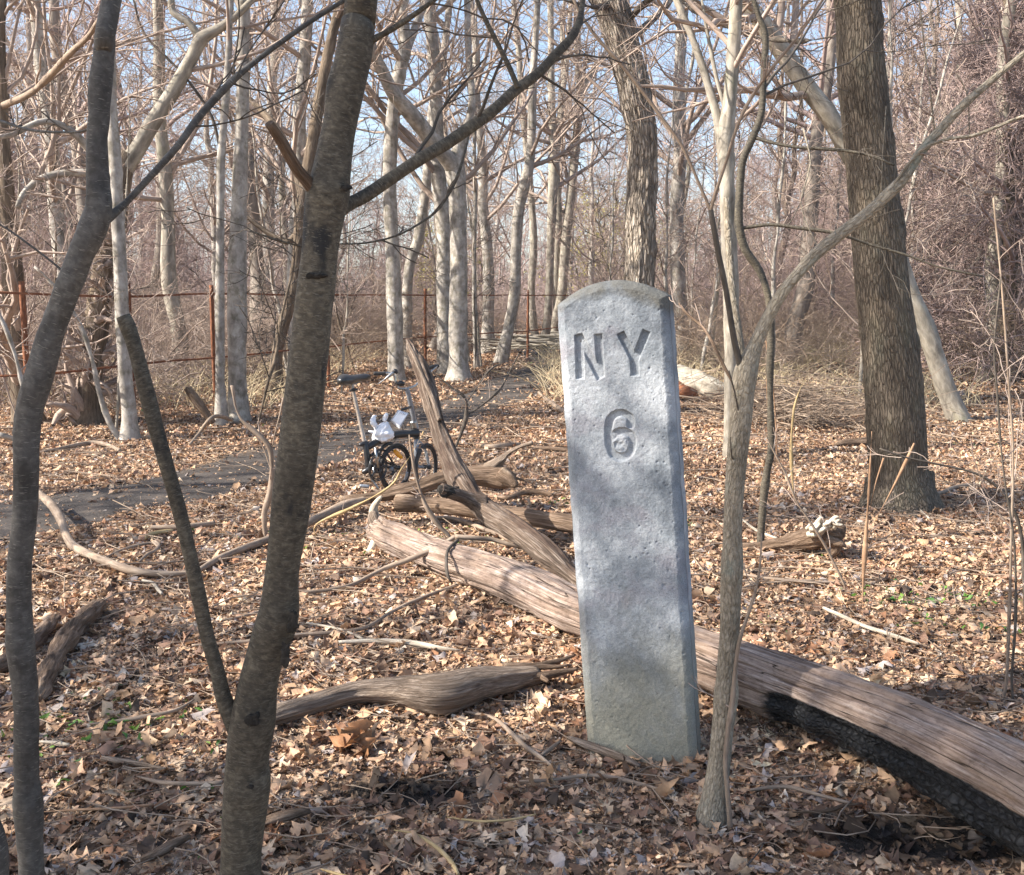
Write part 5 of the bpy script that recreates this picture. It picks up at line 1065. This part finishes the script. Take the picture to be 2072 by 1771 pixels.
ST = [
 ('bent branch with a golden torn elbow curving along the leaves at the left', 'stick', [(76, 998, 12, .1), (92, 1012, 14, .1), (112, 1033, 15, .1), (126, 1060, 15, .07), (134, 1085, 16, .03), (148, 1106, 18), (175, 1122, 17), (211, 1136, 17), (257, 1150, 17), (296, 1156, 13), (340, 1158, 12), (385, 1156, 9)]),
 ('long grey branch running from the bleached stub leftward behind the forked sapling', 'stick', [(385, 1160, 8), (410, 1148, 11), (445, 1130, 11), (480, 1117, 12), (540, 1096, 14), (600, 1072, 15, .02), (660, 1042, 16, .04), (705, 1022, 18, .05), (745, 1012, 18, .05)]),
 ('short thick stick behind the left stem of the forked sapling', 'stick', [(306, 1070, 9), (340, 1070, 10), (379, 1068, 12), (435, 1061, 9)]),
 ('yellowish short stick just under the short thick stick', 'golden_stick', [(290, 1094, 6), (305, 1084, 8), (329, 1079, 8), (350, 1076, 5)]),
 ('thin straight stick above the bent branch at the left', 'stick', [(205, 1134, 4), (250, 1114, 5), (304, 1102, 5), (318, 1108, 4), (326, 1115, 3)]),
 ('small curled stick left of the forked sapling stem', 'stick', [(283, 1136, 6), (297, 1125, 6), (314, 1117, 6), (322, 1106, 6), (312, 1098, 4)]),
 ('small white forked twig below the bent branch', 'white_wood', [(288, 1170, 5), (309, 1175, 7), (320, 1188, 6), (328, 1196, 4)]),
 ('long thin grey stick rising from the leaves onto the big log', 'stick', [(423, 1257, 5), (517, 1236, 6), (595, 1201, 7), (682, 1187, 8), (721, 1176, 9), (774, 1150, 9, .03), (829, 1131, 10, .06), (880, 1110, 9, .1), (923, 1086, 8, .15)]),
 ('crooked dark stick continuing over the big log toward the leaning snag', 'stick', [(921, 1087, 9, .15), (960, 1090, 9, .14), (997, 1094, 9, .12), (1030, 1103, 8, .1), (1063, 1110, 7, .08), (1110, 1118, 5, .05)]),
 ('second long stick lying on the sunlit leaves below the first, left of the big log', 'stick', [(388, 1304, 5), (450, 1300, 7), (510, 1295, 8), (597, 1284, 8), (680, 1277, 8), (730, 1270, 8), (761, 1256, 8), (800, 1230, 7), (866, 1201, 7), (924, 1180, 5)]),
 ('short hooked twig hanging over the sunlit side of the big log', 'twig_dark', [(926, 1093, 7, .16), (907, 1110, 6, .15), (903, 1135, 6, .12), (906, 1160, 6, .08), (914, 1174, 3, .05)]),
 ('bleached flat stick lying in the brightest leaves left of the milestone', 'white_wood', [(684, 1298, 7), (720, 1296, 9), (761, 1295, 10), (826, 1297, 11), (892, 1308, 8), (930, 1312, 3)]),
 ('white peeled twig above the bleached flat stick', 'white_wood', [(620, 1258, 5), (655, 1264, 5), (690, 1272, 5), (734, 1290, 4)]),
 ('short pale twig under the bleached flat stick', 'white_wood', [(682, 1322, 3), (705, 1330, 4), (729, 1341, 3)]),
 ('pale stick slanting down toward the milestone foot', 'stick', [(941, 1434, 5), (1001, 1447, 7), (1057, 1497, 8), (1090, 1520, 8), (1120, 1543, 5)]),
 ('short thick grey stick forking off the pale slanting stick', 'stick', [(1096, 1518, 7), (1115, 1505, 9), (1135, 1490, 5)]),
 ('long bowed tan stick in front of the milestone foot', 'stick', [(1051, 1571, 5), (1090, 1570, 7), (1124, 1567, 6), (1191, 1559, 7), (1257, 1567, 7), (1310, 1580, 6), (1364, 1595, 4)]),
 ('straight golden split stick lying flat below the bowed tan stick', 'golden_stick', [(904, 1646, 4), (940, 1650, 6), (984, 1653, 6), (1041, 1648, 5), (1084, 1638, 2)]),
 ('curved yellow spotted stick near the bottom of the clearing', 'golden_stick', [(797, 1676, 4), (830, 1680, 7), (857, 1691, 8), (885, 1710, 9), (904, 1728, 9), (918, 1746, 8), (927, 1764, 4)]),
 ('golden stick cut off by the bottom edge beside the forked sapling', 'golden_stick', [(650, 1760, 5), (680, 1768, 7), (730, 1780, 7)]),
 ('splintered grey plank-like branch against the foot of the milestone', 'deadwood', [(1150, 1484, 8), (1180, 1496, 15), (1225, 1512, 16), (1265, 1526, 13), (1296, 1540, 5)]),
 ('thin brown stick lying along the shaded leaves left of the forked sapling', 'stick', [(277, 1577, 4), (300, 1584, 7), (327, 1591, 9), (380, 1594, 8), (450, 1592, 7)]),
 ('bare grey broken stick in the shade left of the forked sapling', 'deadwood', [(207, 1537, 10), (240, 1544, 12), (283, 1552, 10), (320, 1560, 6), (354, 1564, 3)]),
 ('long reddish thin stick near the bottom left', 'shoot', [(83, 1646, 3), (140, 1644, 5), (200, 1643, 6), (250, 1641, 5), (312, 1636, 3)]),
 ('dark chunk of wood left of the forked sapling base', 'brown_wood', [(285, 1748, 14), (320, 1733, 20), (350, 1716, 20), (383, 1700, 12)]),
 ('dark split branch just right of the forked sapling base', 'brown_wood', [(520, 1674, 12), (550, 1664, 20), (590, 1652, 20), (626, 1644, 10)]),
 ('thin crooked stick between the two left foreground saplings', 'stick', [(167, 1465, 5), (210, 1462, 7), (267, 1456, 9), (300, 1450, 9), (333, 1445, 7), (362, 1436, 5), (392, 1417, 3)]),
 ('short white peeled stick beside the smooth leaning sapling', 'white_wood', [(80, 1498, 6), (110, 1501, 8), (140, 1507, 7)]),
 ('thin pair-like reddish twig left of the forked sapling fork', 'shoot', [(255, 1500, 3), (300, 1478, 4), (345, 1465, 4), (372, 1456, 3)]),
 ('pale dry stick lying beyond the big log on the right', 'white_wood', [(1666, 1231, 7), (1690, 1242, 9), (1715, 1254, 9), (1750, 1270, 8), (1791, 1284, 8), (1825, 1296, 8), (1858, 1308, 5)]),
 ('grey fallen stick right of the pale forked sapling base', 'stick', [(1518, 1588, 6), (1560, 1582, 8), (1600, 1582, 8), (1660, 1598, 6), (1723, 1615, 4)]),
 ('reddish fallen branch under the grey one right of the pale forked sapling', 'brown_wood', [(1604, 1632, 4), (1640, 1632, 7), (1681, 1628, 9), (1710, 1618, 7), (1745, 1615, 4)]),
 ('dark bent stick near the bottom right of the pale forked sapling', 'twig_dark', [(1478, 1776, 5), (1500, 1756, 6), (1516, 1736, 6), (1534, 1715, 4), (1546, 1694, 3)]),
 ('white stick lying in front of the large right-hand tree', 'white_wood', [(1765, 1010, 3), (1791, 1003, 4), (1832, 1005, 5), (1855, 1024, 5), (1881, 1047, 3)]),
 ('curved grey root-like branch right of the large right-hand tree', 'stick', [(1880, 998, 5), (1905, 996, 8), (1930, 987, 8), (1961, 983, 7), (1985, 985, 4)]),
 ('thick tan stick behind the big log right of the milestone', 'stick', [(1505, 1165, 6), (1540, 1170, 7), (1580, 1174, 7), (1640, 1178, 6), (1712, 1178, 4)]),
 ('pale thin stick next to the dark crooked sapling foot', 'white_wood', [(1503, 1052, 4), (1531, 1073, 5), (1572, 1089, 4)]),
 ('flat tan plank of wood beside the dead log fork', 'stick', [(972, 902, 6), (1000, 903, 10), (1030, 900, 10), (1052, 898, 6)]),
 ('dark curved stick left of the milestone at mid height', 'brown_wood', [(1005, 1008, 6), (1030, 1010, 9), (1057, 1000, 10), (1091, 998, 11), (1118, 1004, 6)]),
 ('grey fallen pole under the leaning snag, behind the big log', 'stick', [(880, 1050, 7), (910, 1052, 9), (941, 1060, 9), (991, 1080, 8), (1030, 1098, 7), (1060, 1112, 5)]),
 ('fallen branch lying across the left side of the path', 'stick', [(77, 918, 7), (120, 908, 7), (180, 897, 9), (215, 900, 9), (243, 912, 6)]),
 ('pale limb resting at the far left edge', 'pale_bark', [(-30, 876, 9, .1), (0, 881, 10, .1), (30, 889, 9, .05)]),
 ('fallen branch beyond the path between the bicycle and the milestone', 'brown_wood', [(1080, 905, 6), (1110, 906, 8), (1140, 908, 8), (1180, 912, 6)]),
 ('grey fallen limb leaning by the left edge of the milestone', 'stick', [(1090, 795, 5), (1110, 812, 8), (1130, 825, 9), (1150, 838, 9)]),
 ('long grey pole lying left of the large tree by the brush pile', 'stick', [(1622, 853, 4), (1665, 856, 5), (1710, 862, 6), (1755, 868, 5)]),
 ('crooked thin limb bowed beside the whitish pair of trees', 'stick', [(384, 902, 5), (402, 880, 7, .05), (425, 850, 7, .2), (445, 843, 7, .2), (468, 850, 6, .1)]),
]
wood('dead_limb', 'dark broken limb propped against the whitish pair of trees', [(378, 784, 16), (394, 806, 18), (412, 830, 17), (432, 856, 12)], 'brown_wood', Yv=[10.3, 10.3, 10.3, 10.3], sides=18)
for lab, mat, pts in ST:
    wood('fallen_stick' if 'stick' in lab or 'twig' in lab else 'fallen_branch', lab, pts, mat, cat='stick' if 'stick' in lab or 'twig' in lab else 'branch', sides=12, step=.02, disp=.0015, lump=.12, knots=.5)

# brush pile
bp = MB(); n = 170; c = gnd(1640, 875); th = rng.normal(.4, .8, n); el = rng.uniform(-.05, .5, n); L = rng.uniform(.5, 2.0, n); s = rng.uniform(-1, 1, n)
st_ = np.stack([c[0]+s*.6+rng.normal(0, .25, n), c[1]+.7+rng.normal(0, .5, n), np.abs(rng.normal(.02, .3, n))*np.exp(-s**2)+.05], 1); sg = np.where(rng.random(n) < .5, 1, -1)
d = np.stack([np.cos(th)*np.cos(el)*sg, np.sin(th)*np.cos(el), -np.sin(el)*.4], 1); k = 6
P = st_[:, None]+d[:, None]*np.linspace(-.5, .5, k)[None, :, None]*L[:, None, None]+np.cumsum(rng.normal(0, .035, (n, k, 3)), 1); P[..., 2] = np.maximum(P[..., 2], .02)
R = rng.uniform(.003, .009, n)[:, None]*np.linspace(1, .4, k)[None]; bp.batch(P, R, 5); p1, r1 = spawn(P, R, 4, .1, .9, .6, lambda t, l: .4*l, 4, .2, 0, .7, .003); bp.batch(p1, r1, 3)
tag(bp.build('brush_pile', M['stick'], origin=c, loc=c), 'heap of dead twigs and branches left of the large right-hand tree', 'brush pile')
bp = MB(); n = 60; c = gnd(1090, 720); P = np.stack([c[0]+rng.normal(0, .7, n), c[1]-.2+rng.normal(0, .4, n), .2+np.abs(rng.normal(0, .15, n))], 1)[:, None]+np.stack([np.ones(n), rng.normal(0, .3, n), rng.normal(0, .12, n)], 1)[:, None]*np.linspace(-.5, .5, 5)[None, :, None]*rng.uniform(.5, 1.6, (n, 1, 1))
P[..., 2] += terrain(P[..., 0], P[..., 1]); bp.batch(P, np.broadcast_to(rng.uniform(.01, .035, (n, 1)), (n, 5)), 6)
tag(bp.build('brush_pile', M['mid_bark'], origin=c, loc=c), 'small pile of fallen limbs at the far end of the dirt path', 'brush pile')

# ------------------------------------------------------------------ rusty fence
fr_ = [at(-260, 757, 9.6), at(-60, 757, 9.5), at(50, 757, 9.5), at(263, 741, 10.9), at(430, 723, 12.6), at(662, 697, 15.2), at(860, 682, 18.4), at(1068, 667, 22.5), at(1150, 661, 25)]
root = empty('rusty_fence', (fr_[2][0], fr_[2][1], 0), 'rusty pipe fence with two rails crossing the woods at the left', 'fence'); og = np.array(root.location)
for nm, zz in (('rail', 1.48), ('rail', .68)):
    pts = np.array([[p[0], p[1], zz+rng.normal(0, .012), .013] for p in fr_]); Wq = spline(pts, .25); Wq[:, 2] += .012*vnoise(Wq[:, :3]*1.2)
    b = MB(); b.tube(Wq[:, :3], Wq[:, 3], 10, disp=bark_disp(.0015, (30, 30, 20))); b.build(nm, M['rust'], root, og)
for p in fr_[1:-1]:
    b = MB(); q = np.array([[p[0], p[1]+.05, float(terrain(p[0], p[1]))-.2], [p[0], p[1]+.05, .8], [p[0]+.01, p[1]+.05, 1.6]]); Wq = spline(np.hstack([q, np.array([[.028]]*3)]), .1)
    b.tube(Wq[:, :3], Wq[:, 3], 12, disp=bark_disp(.002, (30, 30, 20)), cap=(False, True)); b.build('post', M['rust'], root, og)

# ------------------------------------------------------------------ folding bicycle
bk = empty('folding_bicycle', (*at(760, 985, 7.0)[:2], 0), 'black folding bicycle with a silver seat post parked behind the log pile', 'bicycle'); bo = np.array(bk.location)
def bt(name, pts, mat, parent=bk, sides=14, smooth=True, closed=False):
    """pts: (x, y, width, distance)"""
    R = np.array([[*at(a, b, d), w*.5*depth_scale(a, b, d)] for a, b, w, d in pts]); W = spline(R, .01) if smooth else R
    m = MB(); m.tube(W[:, :3], W[:, 3], sides, cap=(True, True)); return m.build(name, M[mat], parent, bo)
def rings(mb, c, ax1, ax2, R, r, n=48, sides=10):
    t = np.arange(n)*2*PI/n; P = c+np.cos(t)[:, None]*ax1*R+np.sin(t)[:, None]*ax2*R; mb.tube(P, np.full(n, r), sides, closed=True)
def wheel(cx_, cy_, Yd, ang, R):
    c = at(cx_, cy_, Yd); a1 = np.array([math.cos(ang), math.sin(ang), 0]); a2 = np.array([0, 0, 1.0]); nrm = np.cross(a1, a2)
    w = MB(); rings(w, c, a1, a2, R-.02, .014, 56, 12); wo = w.build('wheel', M['silver'], bk, bo) if False else None
    rm = MB(); rings(rm, c, a1, a2, R-.04, .008, 56, 8)
    for s in (-1, 1): rm.tube(np.array([c+nrm*.0, c+nrm*s*.04]), np.array([.018, .016]), 12, cap=(True, True))
    wo = rm.build('wheel', M['black'], bk, bo)
    w.build('tyre', M['rubber'], wo, bo)
    sp_ = MB(); 
    for k in range(20):
        t = k*2*PI/20; e = c+(math.cos(t)*a1+math.sin(t)*a2)*(R-.045); h = c+nrm*(.025 if k % 2 else -.025)+(math.cos(t+.6)*a1+math.sin(t+.6)*a2)*.015
        sp_.tube(np.array([h, e]), np.array([.0011, .0011]), 4)
    sp_.build('spokes', M['silver'], wo, bo); return c, a1, nrm, wo
rc, ra, rn, rw = wheel(800, 946, 7.08, math.radians(57), .188)
fc, fa, fn, fw_ = wheel(862, 945, 7.18, math.radians(68), .188)
sd_ = bt('saddle', [(685, 767, 8, 6.86), (688, 767, 17, 6.862), (694, 767, 22, 6.87), (703, 767, 23, 6.88), (714, 767, 19, 6.9), (726, 765, 16, 6.95), (738, 764, 16, 7.0), (745, 763, 12, 7.03)], 'saddle')
sd2 = MB()
V0 = np.array([v.co[:] for v in sd_.data.vertices])
Cn = V0.mean(0); t_ = (V0[:, 0]-V0[:, 0].min())/np.ptp(V0[:, 0]); wd = 1+1.3*(1-t_)**1.5
V0[:, 1] = (V0[:, 1]-np.interp(t_, [0, 1], [V0[t_ < .1, 1].mean(), V0[t_ > .9, 1].mean()]))*wd*1.6+np.interp(t_, [0, 1], [V0[t_ < .1, 1].mean(), V0[t_ > .9, 1].mean()])
V0[:, 2] = Cn[2]+(V0[:, 2]-Cn[2])*.95; sd_.data.vertices.foreach_set('co', V0.astype(np.float32).ravel()); sd_.data.update()
bt('saddle_rail', [(704, 773, 3, 6.9), (709, 778, 4, 6.9), (722, 776, 3, 6.93), (730, 770, 2, 6.97)], 'silver', sd_)
bt('seat_post', [(711, 774, 7, 6.9), (725, 838, 8, 6.88), (738, 897, 9, 6.85)], 'post')
bt('reflector', [(707, 791, 3, 6.87), (716, 789, 7, 6.86), (724, 788, 3, 6.87)], 'black')
bt('seat_clamp', [(727, 901, 5, 6.82), (735, 898, 11, 6.84), (743, 895, 7, 6.86)], 'black')
fr0 = bt('frame', [(738, 893, 11, 6.85), (741, 912, 12, 6.84), (744, 930, 13, 6.84), (746, 950, 13, 6.84)], 'black', sides=18)
bt('main_tube', [(744, 906, 11, 6.86), (756, 898, 14, 6.9), (770, 891, 15, 6.96), (776, 888, 17, 6.98), (800, 880, 16, 7.06), (825, 878, 16, 7.14), (845, 877, 17, 7.2)], 'black', fr0, 18)
bt('hinge', [(771, 897, 12, 6.95), (775, 885, 13, 6.97)], 'silver', fr0, 12)
bt('head_tube', [(842, 868, 11, 7.2), (844, 890, 12, 7.2)], 'black', fr0)
bt('chain_stay', [(762, 946, 8, 6.88), (780, 945, 6, 6.95), (800, 946, 6, 7.04)], 'black', fr0); bt('chain_stay', [(750, 944, 8, 6.86), (775, 936, 5, 7.02), (800, 942, 5, 7.13)], 'black', fr0)
bt('seat_stay', [(750, 922, 7, 6.85), (775, 910, 5, 6.98), (800, 944, 5, 7.12)], 'black', fr0)
bt('stem', [(843, 868, 11, 7.2), (838, 850, 10, 7.19), (832, 822, 10, 7.17), (826, 796, 10, 7.15), (823, 786, 9, 7.14)], 'steel')
bt('stem_hinge', [(836, 852, 14, 7.19), (839, 866, 15, 7.2)], 'silver')
fk = bt('fork', [(844, 892, 13, 7.19), (843, 905, 11, 7.15), (842, 925, 9, 7.13), (845, 943, 7, 7.13), (858, 946, 4, 7.13)], 'steel')
bt('fork_blade', [(846, 893, 8, 7.22), (858, 905, 6, 7.24), (864, 925, 6, 7.24), (868, 944, 5, 7.24)], 'steel', fk)
hb_ = bt('handlebar', [(757, 756, 4, 7.06), (782, 755, 5, 7.08), (794, 757, 5, 7.09), (799, 764, 5, 7.1), (801, 776, 5, 7.1), (806, 785, 5, 7.11), (814, 787, 5, 7.12), (826, 786, 5, 7.14), (840, 781, 5, 7.17), (850, 770, 5, 7.2), (860, 759, 5, 7.24), (868, 755, 5, 7.27), (884, 741, 4, 7.34)], 'silver')
bt('grip', [(756, 756, 8, 7.06), (769, 756, 8, 7.07), (780, 755, 8, 7.08)], 'rubber', hb_); bt('grip', [(864, 746, 7, 7.28), (876, 742, 8, 7.32), (886, 741, 8, 7.36)], 'rubber', hb_)
bt('brake_lever', [(796, 754, 8, 7.07), (786, 762, 6, 7.05), (778, 768, 3, 7.04), (764, 778, 2, 7.03)], 'silver', hb_); bt('shifter', [(795, 748, 4, 7.08), (800, 751, 9, 7.08), (804, 756, 5, 7.08)], 'black', hb_)
bt('brake_lever', [(856, 752, 6, 7.24), (848, 760, 4, 7.22), (842, 772, 2, 7.2)], 'black', hb_)
bt('lamp', [(804, 777, 8, 7.08), (811, 776, 12, 7.08), (818, 777, 8, 7.09)], 'black', hb_)
for p in ([(815, 788, 1.3, 7.11), (812, 830, 1.3, 7.1), (815, 870, 1.3, 7.15), (836, 900, 1.3, 7.2)], [(818, 788, 1.3, 7.11), (840, 810, 1.3, 7.25), (822, 860, 1.3, 7.12), (800, 890, 1.3, 7.02), (790, 905, 1.3, 6.95)], [(804, 770, 1.3, 7.08), (792, 800, 1.3, 7.0), (822, 868, 1.3, 7.12)]): bt('brake_cable', p, 'black', hb_, 5)
# crankset: ring plane follows the rear wheel
cc_ = at(765, 946, 6.83); a2 = np.array([0, 0, 1.0]); cr = MB(); rings(cr, cc_, ra, a2, .098, .005, 48, 6); rings(cr, cc_, ra, a2, .085, .004, 48, 6); rings(cr, cc_, ra, a2, .035, .01, 24, 8)
for k in range(5):
    t = k*2*PI/5; cr.tube(np.array([cc_, cc_+(math.cos(t)*ra+math.sin(t)*a2)*.088]), np.array([.011, .007]), 6)
ck_ = cr.build('crankset', M['black'], bk, bo)
m = MB(); m.tube(np.array([cc_+rn*.0, cc_+rn*.02+a2*.16+ra*-.01]) if False else np.array([cc_-rn*0+np.array([0, -.015, 0]), cc_+np.array([-.015, -.02, .15])]), np.array([.012, .008]), 10, cap=(True, True)); m.build('crank_arm', M['silver'], ck_, bo)
m = MB(); m.tube(np.array([cc_+np.array([-.03, .0, .0]), cc_+np.array([-.035, .03, -.13])]), np.array([.012, .009]), 10, cap=(True, True)); m.build('crank_arm', M['silver'], ck_, bo)
m = MB(); hx_ = rc+rn*.0; ch = [];
for k in range(60):
    t = k*2*PI/60; r_ = .098 if math.cos(t) < 0 else .03; base_ = cc_ if math.cos(t) < 0 else rc+np.array([0, -.05, 0]); ch.append(base_+(math.cos(t)*ra*r_+math.sin(t)*a2*r_))
m.tube(np.array(ch), np.full(60, .004), 5, closed=True); m.build('chain', M['rubber'], ck_, bo)
bt('pedal', [(728, 983, 7, 6.78), (738, 984, 8, 6.78), (747, 985, 7, 6.78)], 'steel'); bt('pedal', [(758, 912, 7, 6.88), (762, 916, 9, 6.88), (765, 920, 6, 6.88)], 'black')
bt('kickstand', [(746, 952, 6, 6.84), (752, 970, 5, 6.84), (766, 990, 5, 6.84)], 'silver'); bt('bracket', [(733, 956, 8, 6.82), (741, 953, 12, 6.82), (748, 948, 9, 6.82)], 'black')
bt('derailleur', [(790, 948, 11, 7.0), (796, 955, 6, 6.99), (792, 962, 6, 6.98)], 'black'); bt('hub_cap', [(790, 950, 8, 6.97), (794, 949, 8, 6.99)], 'steel')
bt('chain_guard_tail', [(824, 955, 5, 6.95), (822, 965, 6, 6.95), (819, 972, 4, 6.95)], 'steel')
rf = MB(); c = at(805, 919, 7.02); d1 = at(797, 911, 7.02)-c; 
rf.tube(np.array([c+d1, c+d1*.3, c-d1*.4, c-d1*1.1]), np.array([.012, .018, .018, .012]), 8, cap=(True, True)); rf.build('reflector', M['orange'], rw, bo)
bt('mudguard', [(766, 925, 6, 6.95), (772, 908, 7, 6.97), (784, 899, 8, 7.0), (792, 897, 7, 7.03)], 'black')

# plastic bag resting on the frame, clear map sleeve
bg = MB(); c = at(773, 870, 6.95); s = depth_scale(773, 870, 6.95); r_, k_ = 26, 36
ph = np.linspace(0, PI, r_)[:, None]; th = np.linspace(0, 2*PI, k_, endpoint=False)[None]
prof = np.interp(np.cos(ph), [-1, -.8, -.2, .4, .75, 1], [0, 20, 24, 15, 7, 0])*s
P = np.stack([prof*np.cos(th), prof*.75*np.sin(th), np.cos(ph)*24*s+0*th], -1); n_ = fbm(P*22+3, 4)[..., None]; P = P*(1+.16*n_-.16*np.abs(fbm(P*45+8, 3))[..., None]); P[..., 0] += np.clip(P[..., 2], 0, 1)*.25+np.abs(np.sin(th*5+P[..., 2]*30))*.006; P = P+c; P[..., 2] -= .01
i = np.arange(r_-1)[:, None]*k_; j = np.arange(k_)[None]; j2 = (j+1) % k_; bg.add(P.reshape(-1, 3), np.stack([i+k_+j, i+k_+j2, i+j2, i+j], -1))
e = at(760, 860, 6.9); 
for pts in ([(762, 868, 9, 6.93), (755, 855, 11, 6.92), (757, 844, 7, 6.93), (762, 842, 3, 6.93)], [(778, 852, 10, 6.94), (781, 842, 8, 6.94), (783, 836, 3, 6.94)], [(757, 876, 9, 6.93), (750, 874, 5, 6.92), (746, 872, 2, 6.92)]):
    R = np.array([[*at(a, b, d), w*.5*depth_scale(a, b, d)] for a, b, w, d in pts]); W = spline(R, .008); bg.tube(W[:, :3], W[:, 3], 12, disp=lambda tc, th, L, R: R*.5*fbm(tc*40, 3), cap=(True, True))
o = bg.build('plastic_bag', M['bag'], origin=c, loc=c); tag(o, 'crumpled white plastic bag resting on the bicycle frame', 'bag')
def sheet(corners, thick, mat, name, parent=None, org=None, bend=.01, nseg=8):
    C = np.array(corners); n = np.cross(C[1]-C[0], C[3]-C[0]); n /= np.linalg.norm(n); m = MB(); a = np.linspace(0, 1, nseg+1)
    A, B = np.meshgrid(a, a, indexing='ij'); G = ((1-A)*(1-B))[..., None]*C[0]+(A*(1-B))[..., None]*C[1]+(A*B)[..., None]*C[2]+((1-A)*B)[..., None]*C[3]+n*(bend*np.sin(A*PI))[..., None]
    k = nseg+1; i = np.arange(nseg)[:, None]*k; j = np.arange(nseg)[None]; q = np.stack([i+j, i+j+1, i+k+j+1, i+k+j], -1).reshape(-1, 4)
    G1 = (G+n*thick*.5).reshape(-1, 3); G2 = (G-n*thick*.5).reshape(-1, 3); nn2 = k*k; bd = [x for x in range(k)]+[r*k+nseg for r in range(1, k)]+[nseg*k+c for c in range(nseg-1, -1, -1)]+[r*k for r in range(nseg-1, 0, -1)]
    sq = [(bd[t], bd[(t+1) % len(bd)], bd[(t+1) % len(bd)]+nn2, bd[t]+nn2) for t in range(len(bd))]
    m.add(np.vstack([G1, G2]), np.vstack([q[:, ::-1], q+nn2, np.array(sq)])); return m.build(name, M[mat], parent, org if org is not None else C[0], loc=C[0] if parent is None else None, smooth=False)
mh = sheet([at(806, 829, 6.98), at(827, 836, 6.95), at(809, 869, 6.93), at(790, 852, 6.96)], .004, 'sleeve', 'map_sleeve', bend=.004)
tag(mh, 'clear plastic sleeve holding a white printed sheet, clipped below the bicycle handlebar', 'map holder')
c0_ = [at(809, 831, 6.96), at(825, 838, 6.935), at(808, 864, 6.915), at(793, 851, 6.945)]
sheet(c0_, .002, 'paper', 'paper_sheet', mh, np.array(mh.location), bend=.004)
bt2 = MB(); 
for k in range(4):
    a = at(811+k*3.1, 833.5+k*1.1, 6.94); b = at(809+k*3.1, 837+k*1.1, 6.938); bt2.tube(np.array([a, b]), np.array([.003, .003]), 5)
bt2.build('printed_marks', M['ink'], mh, np.array(mh.location))
b_r = MB(); R = np.array([[*at(a, b, d), .01] for a, b, d in [(812, 829, 6.97), (822, 827, 6.99), (830, 824, 7.12)]]); b_r.tube(R[:, :3], R[:, 3], 8, cap=(True, True)); b_r.build('clip', M['black'], mh, np.array(mh.location))

# a big curled oak leaf that stands out near the front
cl = MB(); g0 = gnd(712, 1520)
leaf_batch(cl, np.array([[g0[0], g0[1]], [g0[0]+.03, g0[1]-.03]]), np.array([.13, .12]), 11, tilt=.7, pile=.05, pal=np.array([[.34, .16, .07]]), pw=np.array([1.]), kinds=[1, 0, 0, 0])
tag(cl.build('curled_leaves', M['leaf']), 'clump of large curled rusty oak leaves standing up right of the forked sapling', 'leaves')

# the air of the wood: far trees fade in it
hz_ = MB(); bx0 = np.array([[x, y, z] for x in (-330, 330) for y in (-20, 330) for z in (-3.5, 40)], float)
hz_.add(bx0, [(0, 1, 3, 2), (4, 6, 7, 5), (0, 4, 5, 1), (2, 3, 7, 6), (0, 2, 6, 4), (1, 5, 7, 3)])
mh_ = bpy.data.materials.new('thin_haze'); mh_.use_nodes = True; nth = mh_.node_tree; nth.nodes.remove(nth.nodes['Principled BSDF'])
pv = N(nth, 'ShaderNodeVolumePrincipled'); pv.inputs['Color'].default_value = (.86, .88, .93, 1); pv.inputs['Density'].default_value = .0009; pv.inputs['Anisotropy'].default_value = .2
nth.links.new(pv.outputs[0], nth.nodes['Material Output'].inputs['Volume'])
ho = hz_.build('haze', mh_, smooth=False); ho['kind'] = 'stuff'; ho['label'] = 'thin pale haze filling the air of the woods'

# ------------------------------------------------------------------ light, sky, camera
az = np.array([.975, .22]); az /= np.linalg.norm(az); EL = math.radians(37)
d = Vector((az[0]*math.cos(EL), az[1]*math.cos(EL), -math.sin(EL)))
sun = bpy.data.lights.new('Sun', 'SUN'); sun.energy = 5.0; sun.angle = math.radians(.53); sun.color = (1.0, .94, .85)
so = bpy.data.objects.new('Sun', sun); COL.objects.link(so); so.rotation_euler = d.to_track_quat('-Z', 'Y').to_euler(); so.location = (-10, -5, 12)
wd = bpy.data.worlds.new('World'); S.world = wd; wd.use_nodes = True; nt = wd.node_tree
sky = nt.nodes.new('ShaderNodeTexSky'); sky.sky_type = 'NISHITA'; sky.sun_disc = False; sky.sun_elevation = EL; sky.sun_rotation = math.atan2(-az[0], -az[1]); sky.air_density = 1.0; sky.dust_density = 1.6; sky.ozone_density = 1.6
bgn = nt.nodes['Background']; bgn.inputs[1].default_value = .115; nt.links.new(sky.outputs[0], bgn.inputs[0])
cam = bpy.data.cameras.new('Camera'); cam.sensor_width = 36; cam.lens = F/2072*36; cam.clip_end = 2000; cam.clip_start = .05
co = bpy.data.objects.new('Camera', cam); COL.objects.link(co); co.location = (0, 0, H); co.rotation_euler = (PI/2-PT, 0, 0); S.camera = co
S.view_settings.view_transform = 'Standard'; S.view_settings.look = 'None'; S.view_settings.exposure = 1.42; S.view_settings.gamma = 1
S.cycles.max_bounces = 6; S.cycles.diffuse_bounces = 3; S.cycles.glossy_bounces = 2; S.cycles.transparent_max_bounces = 4
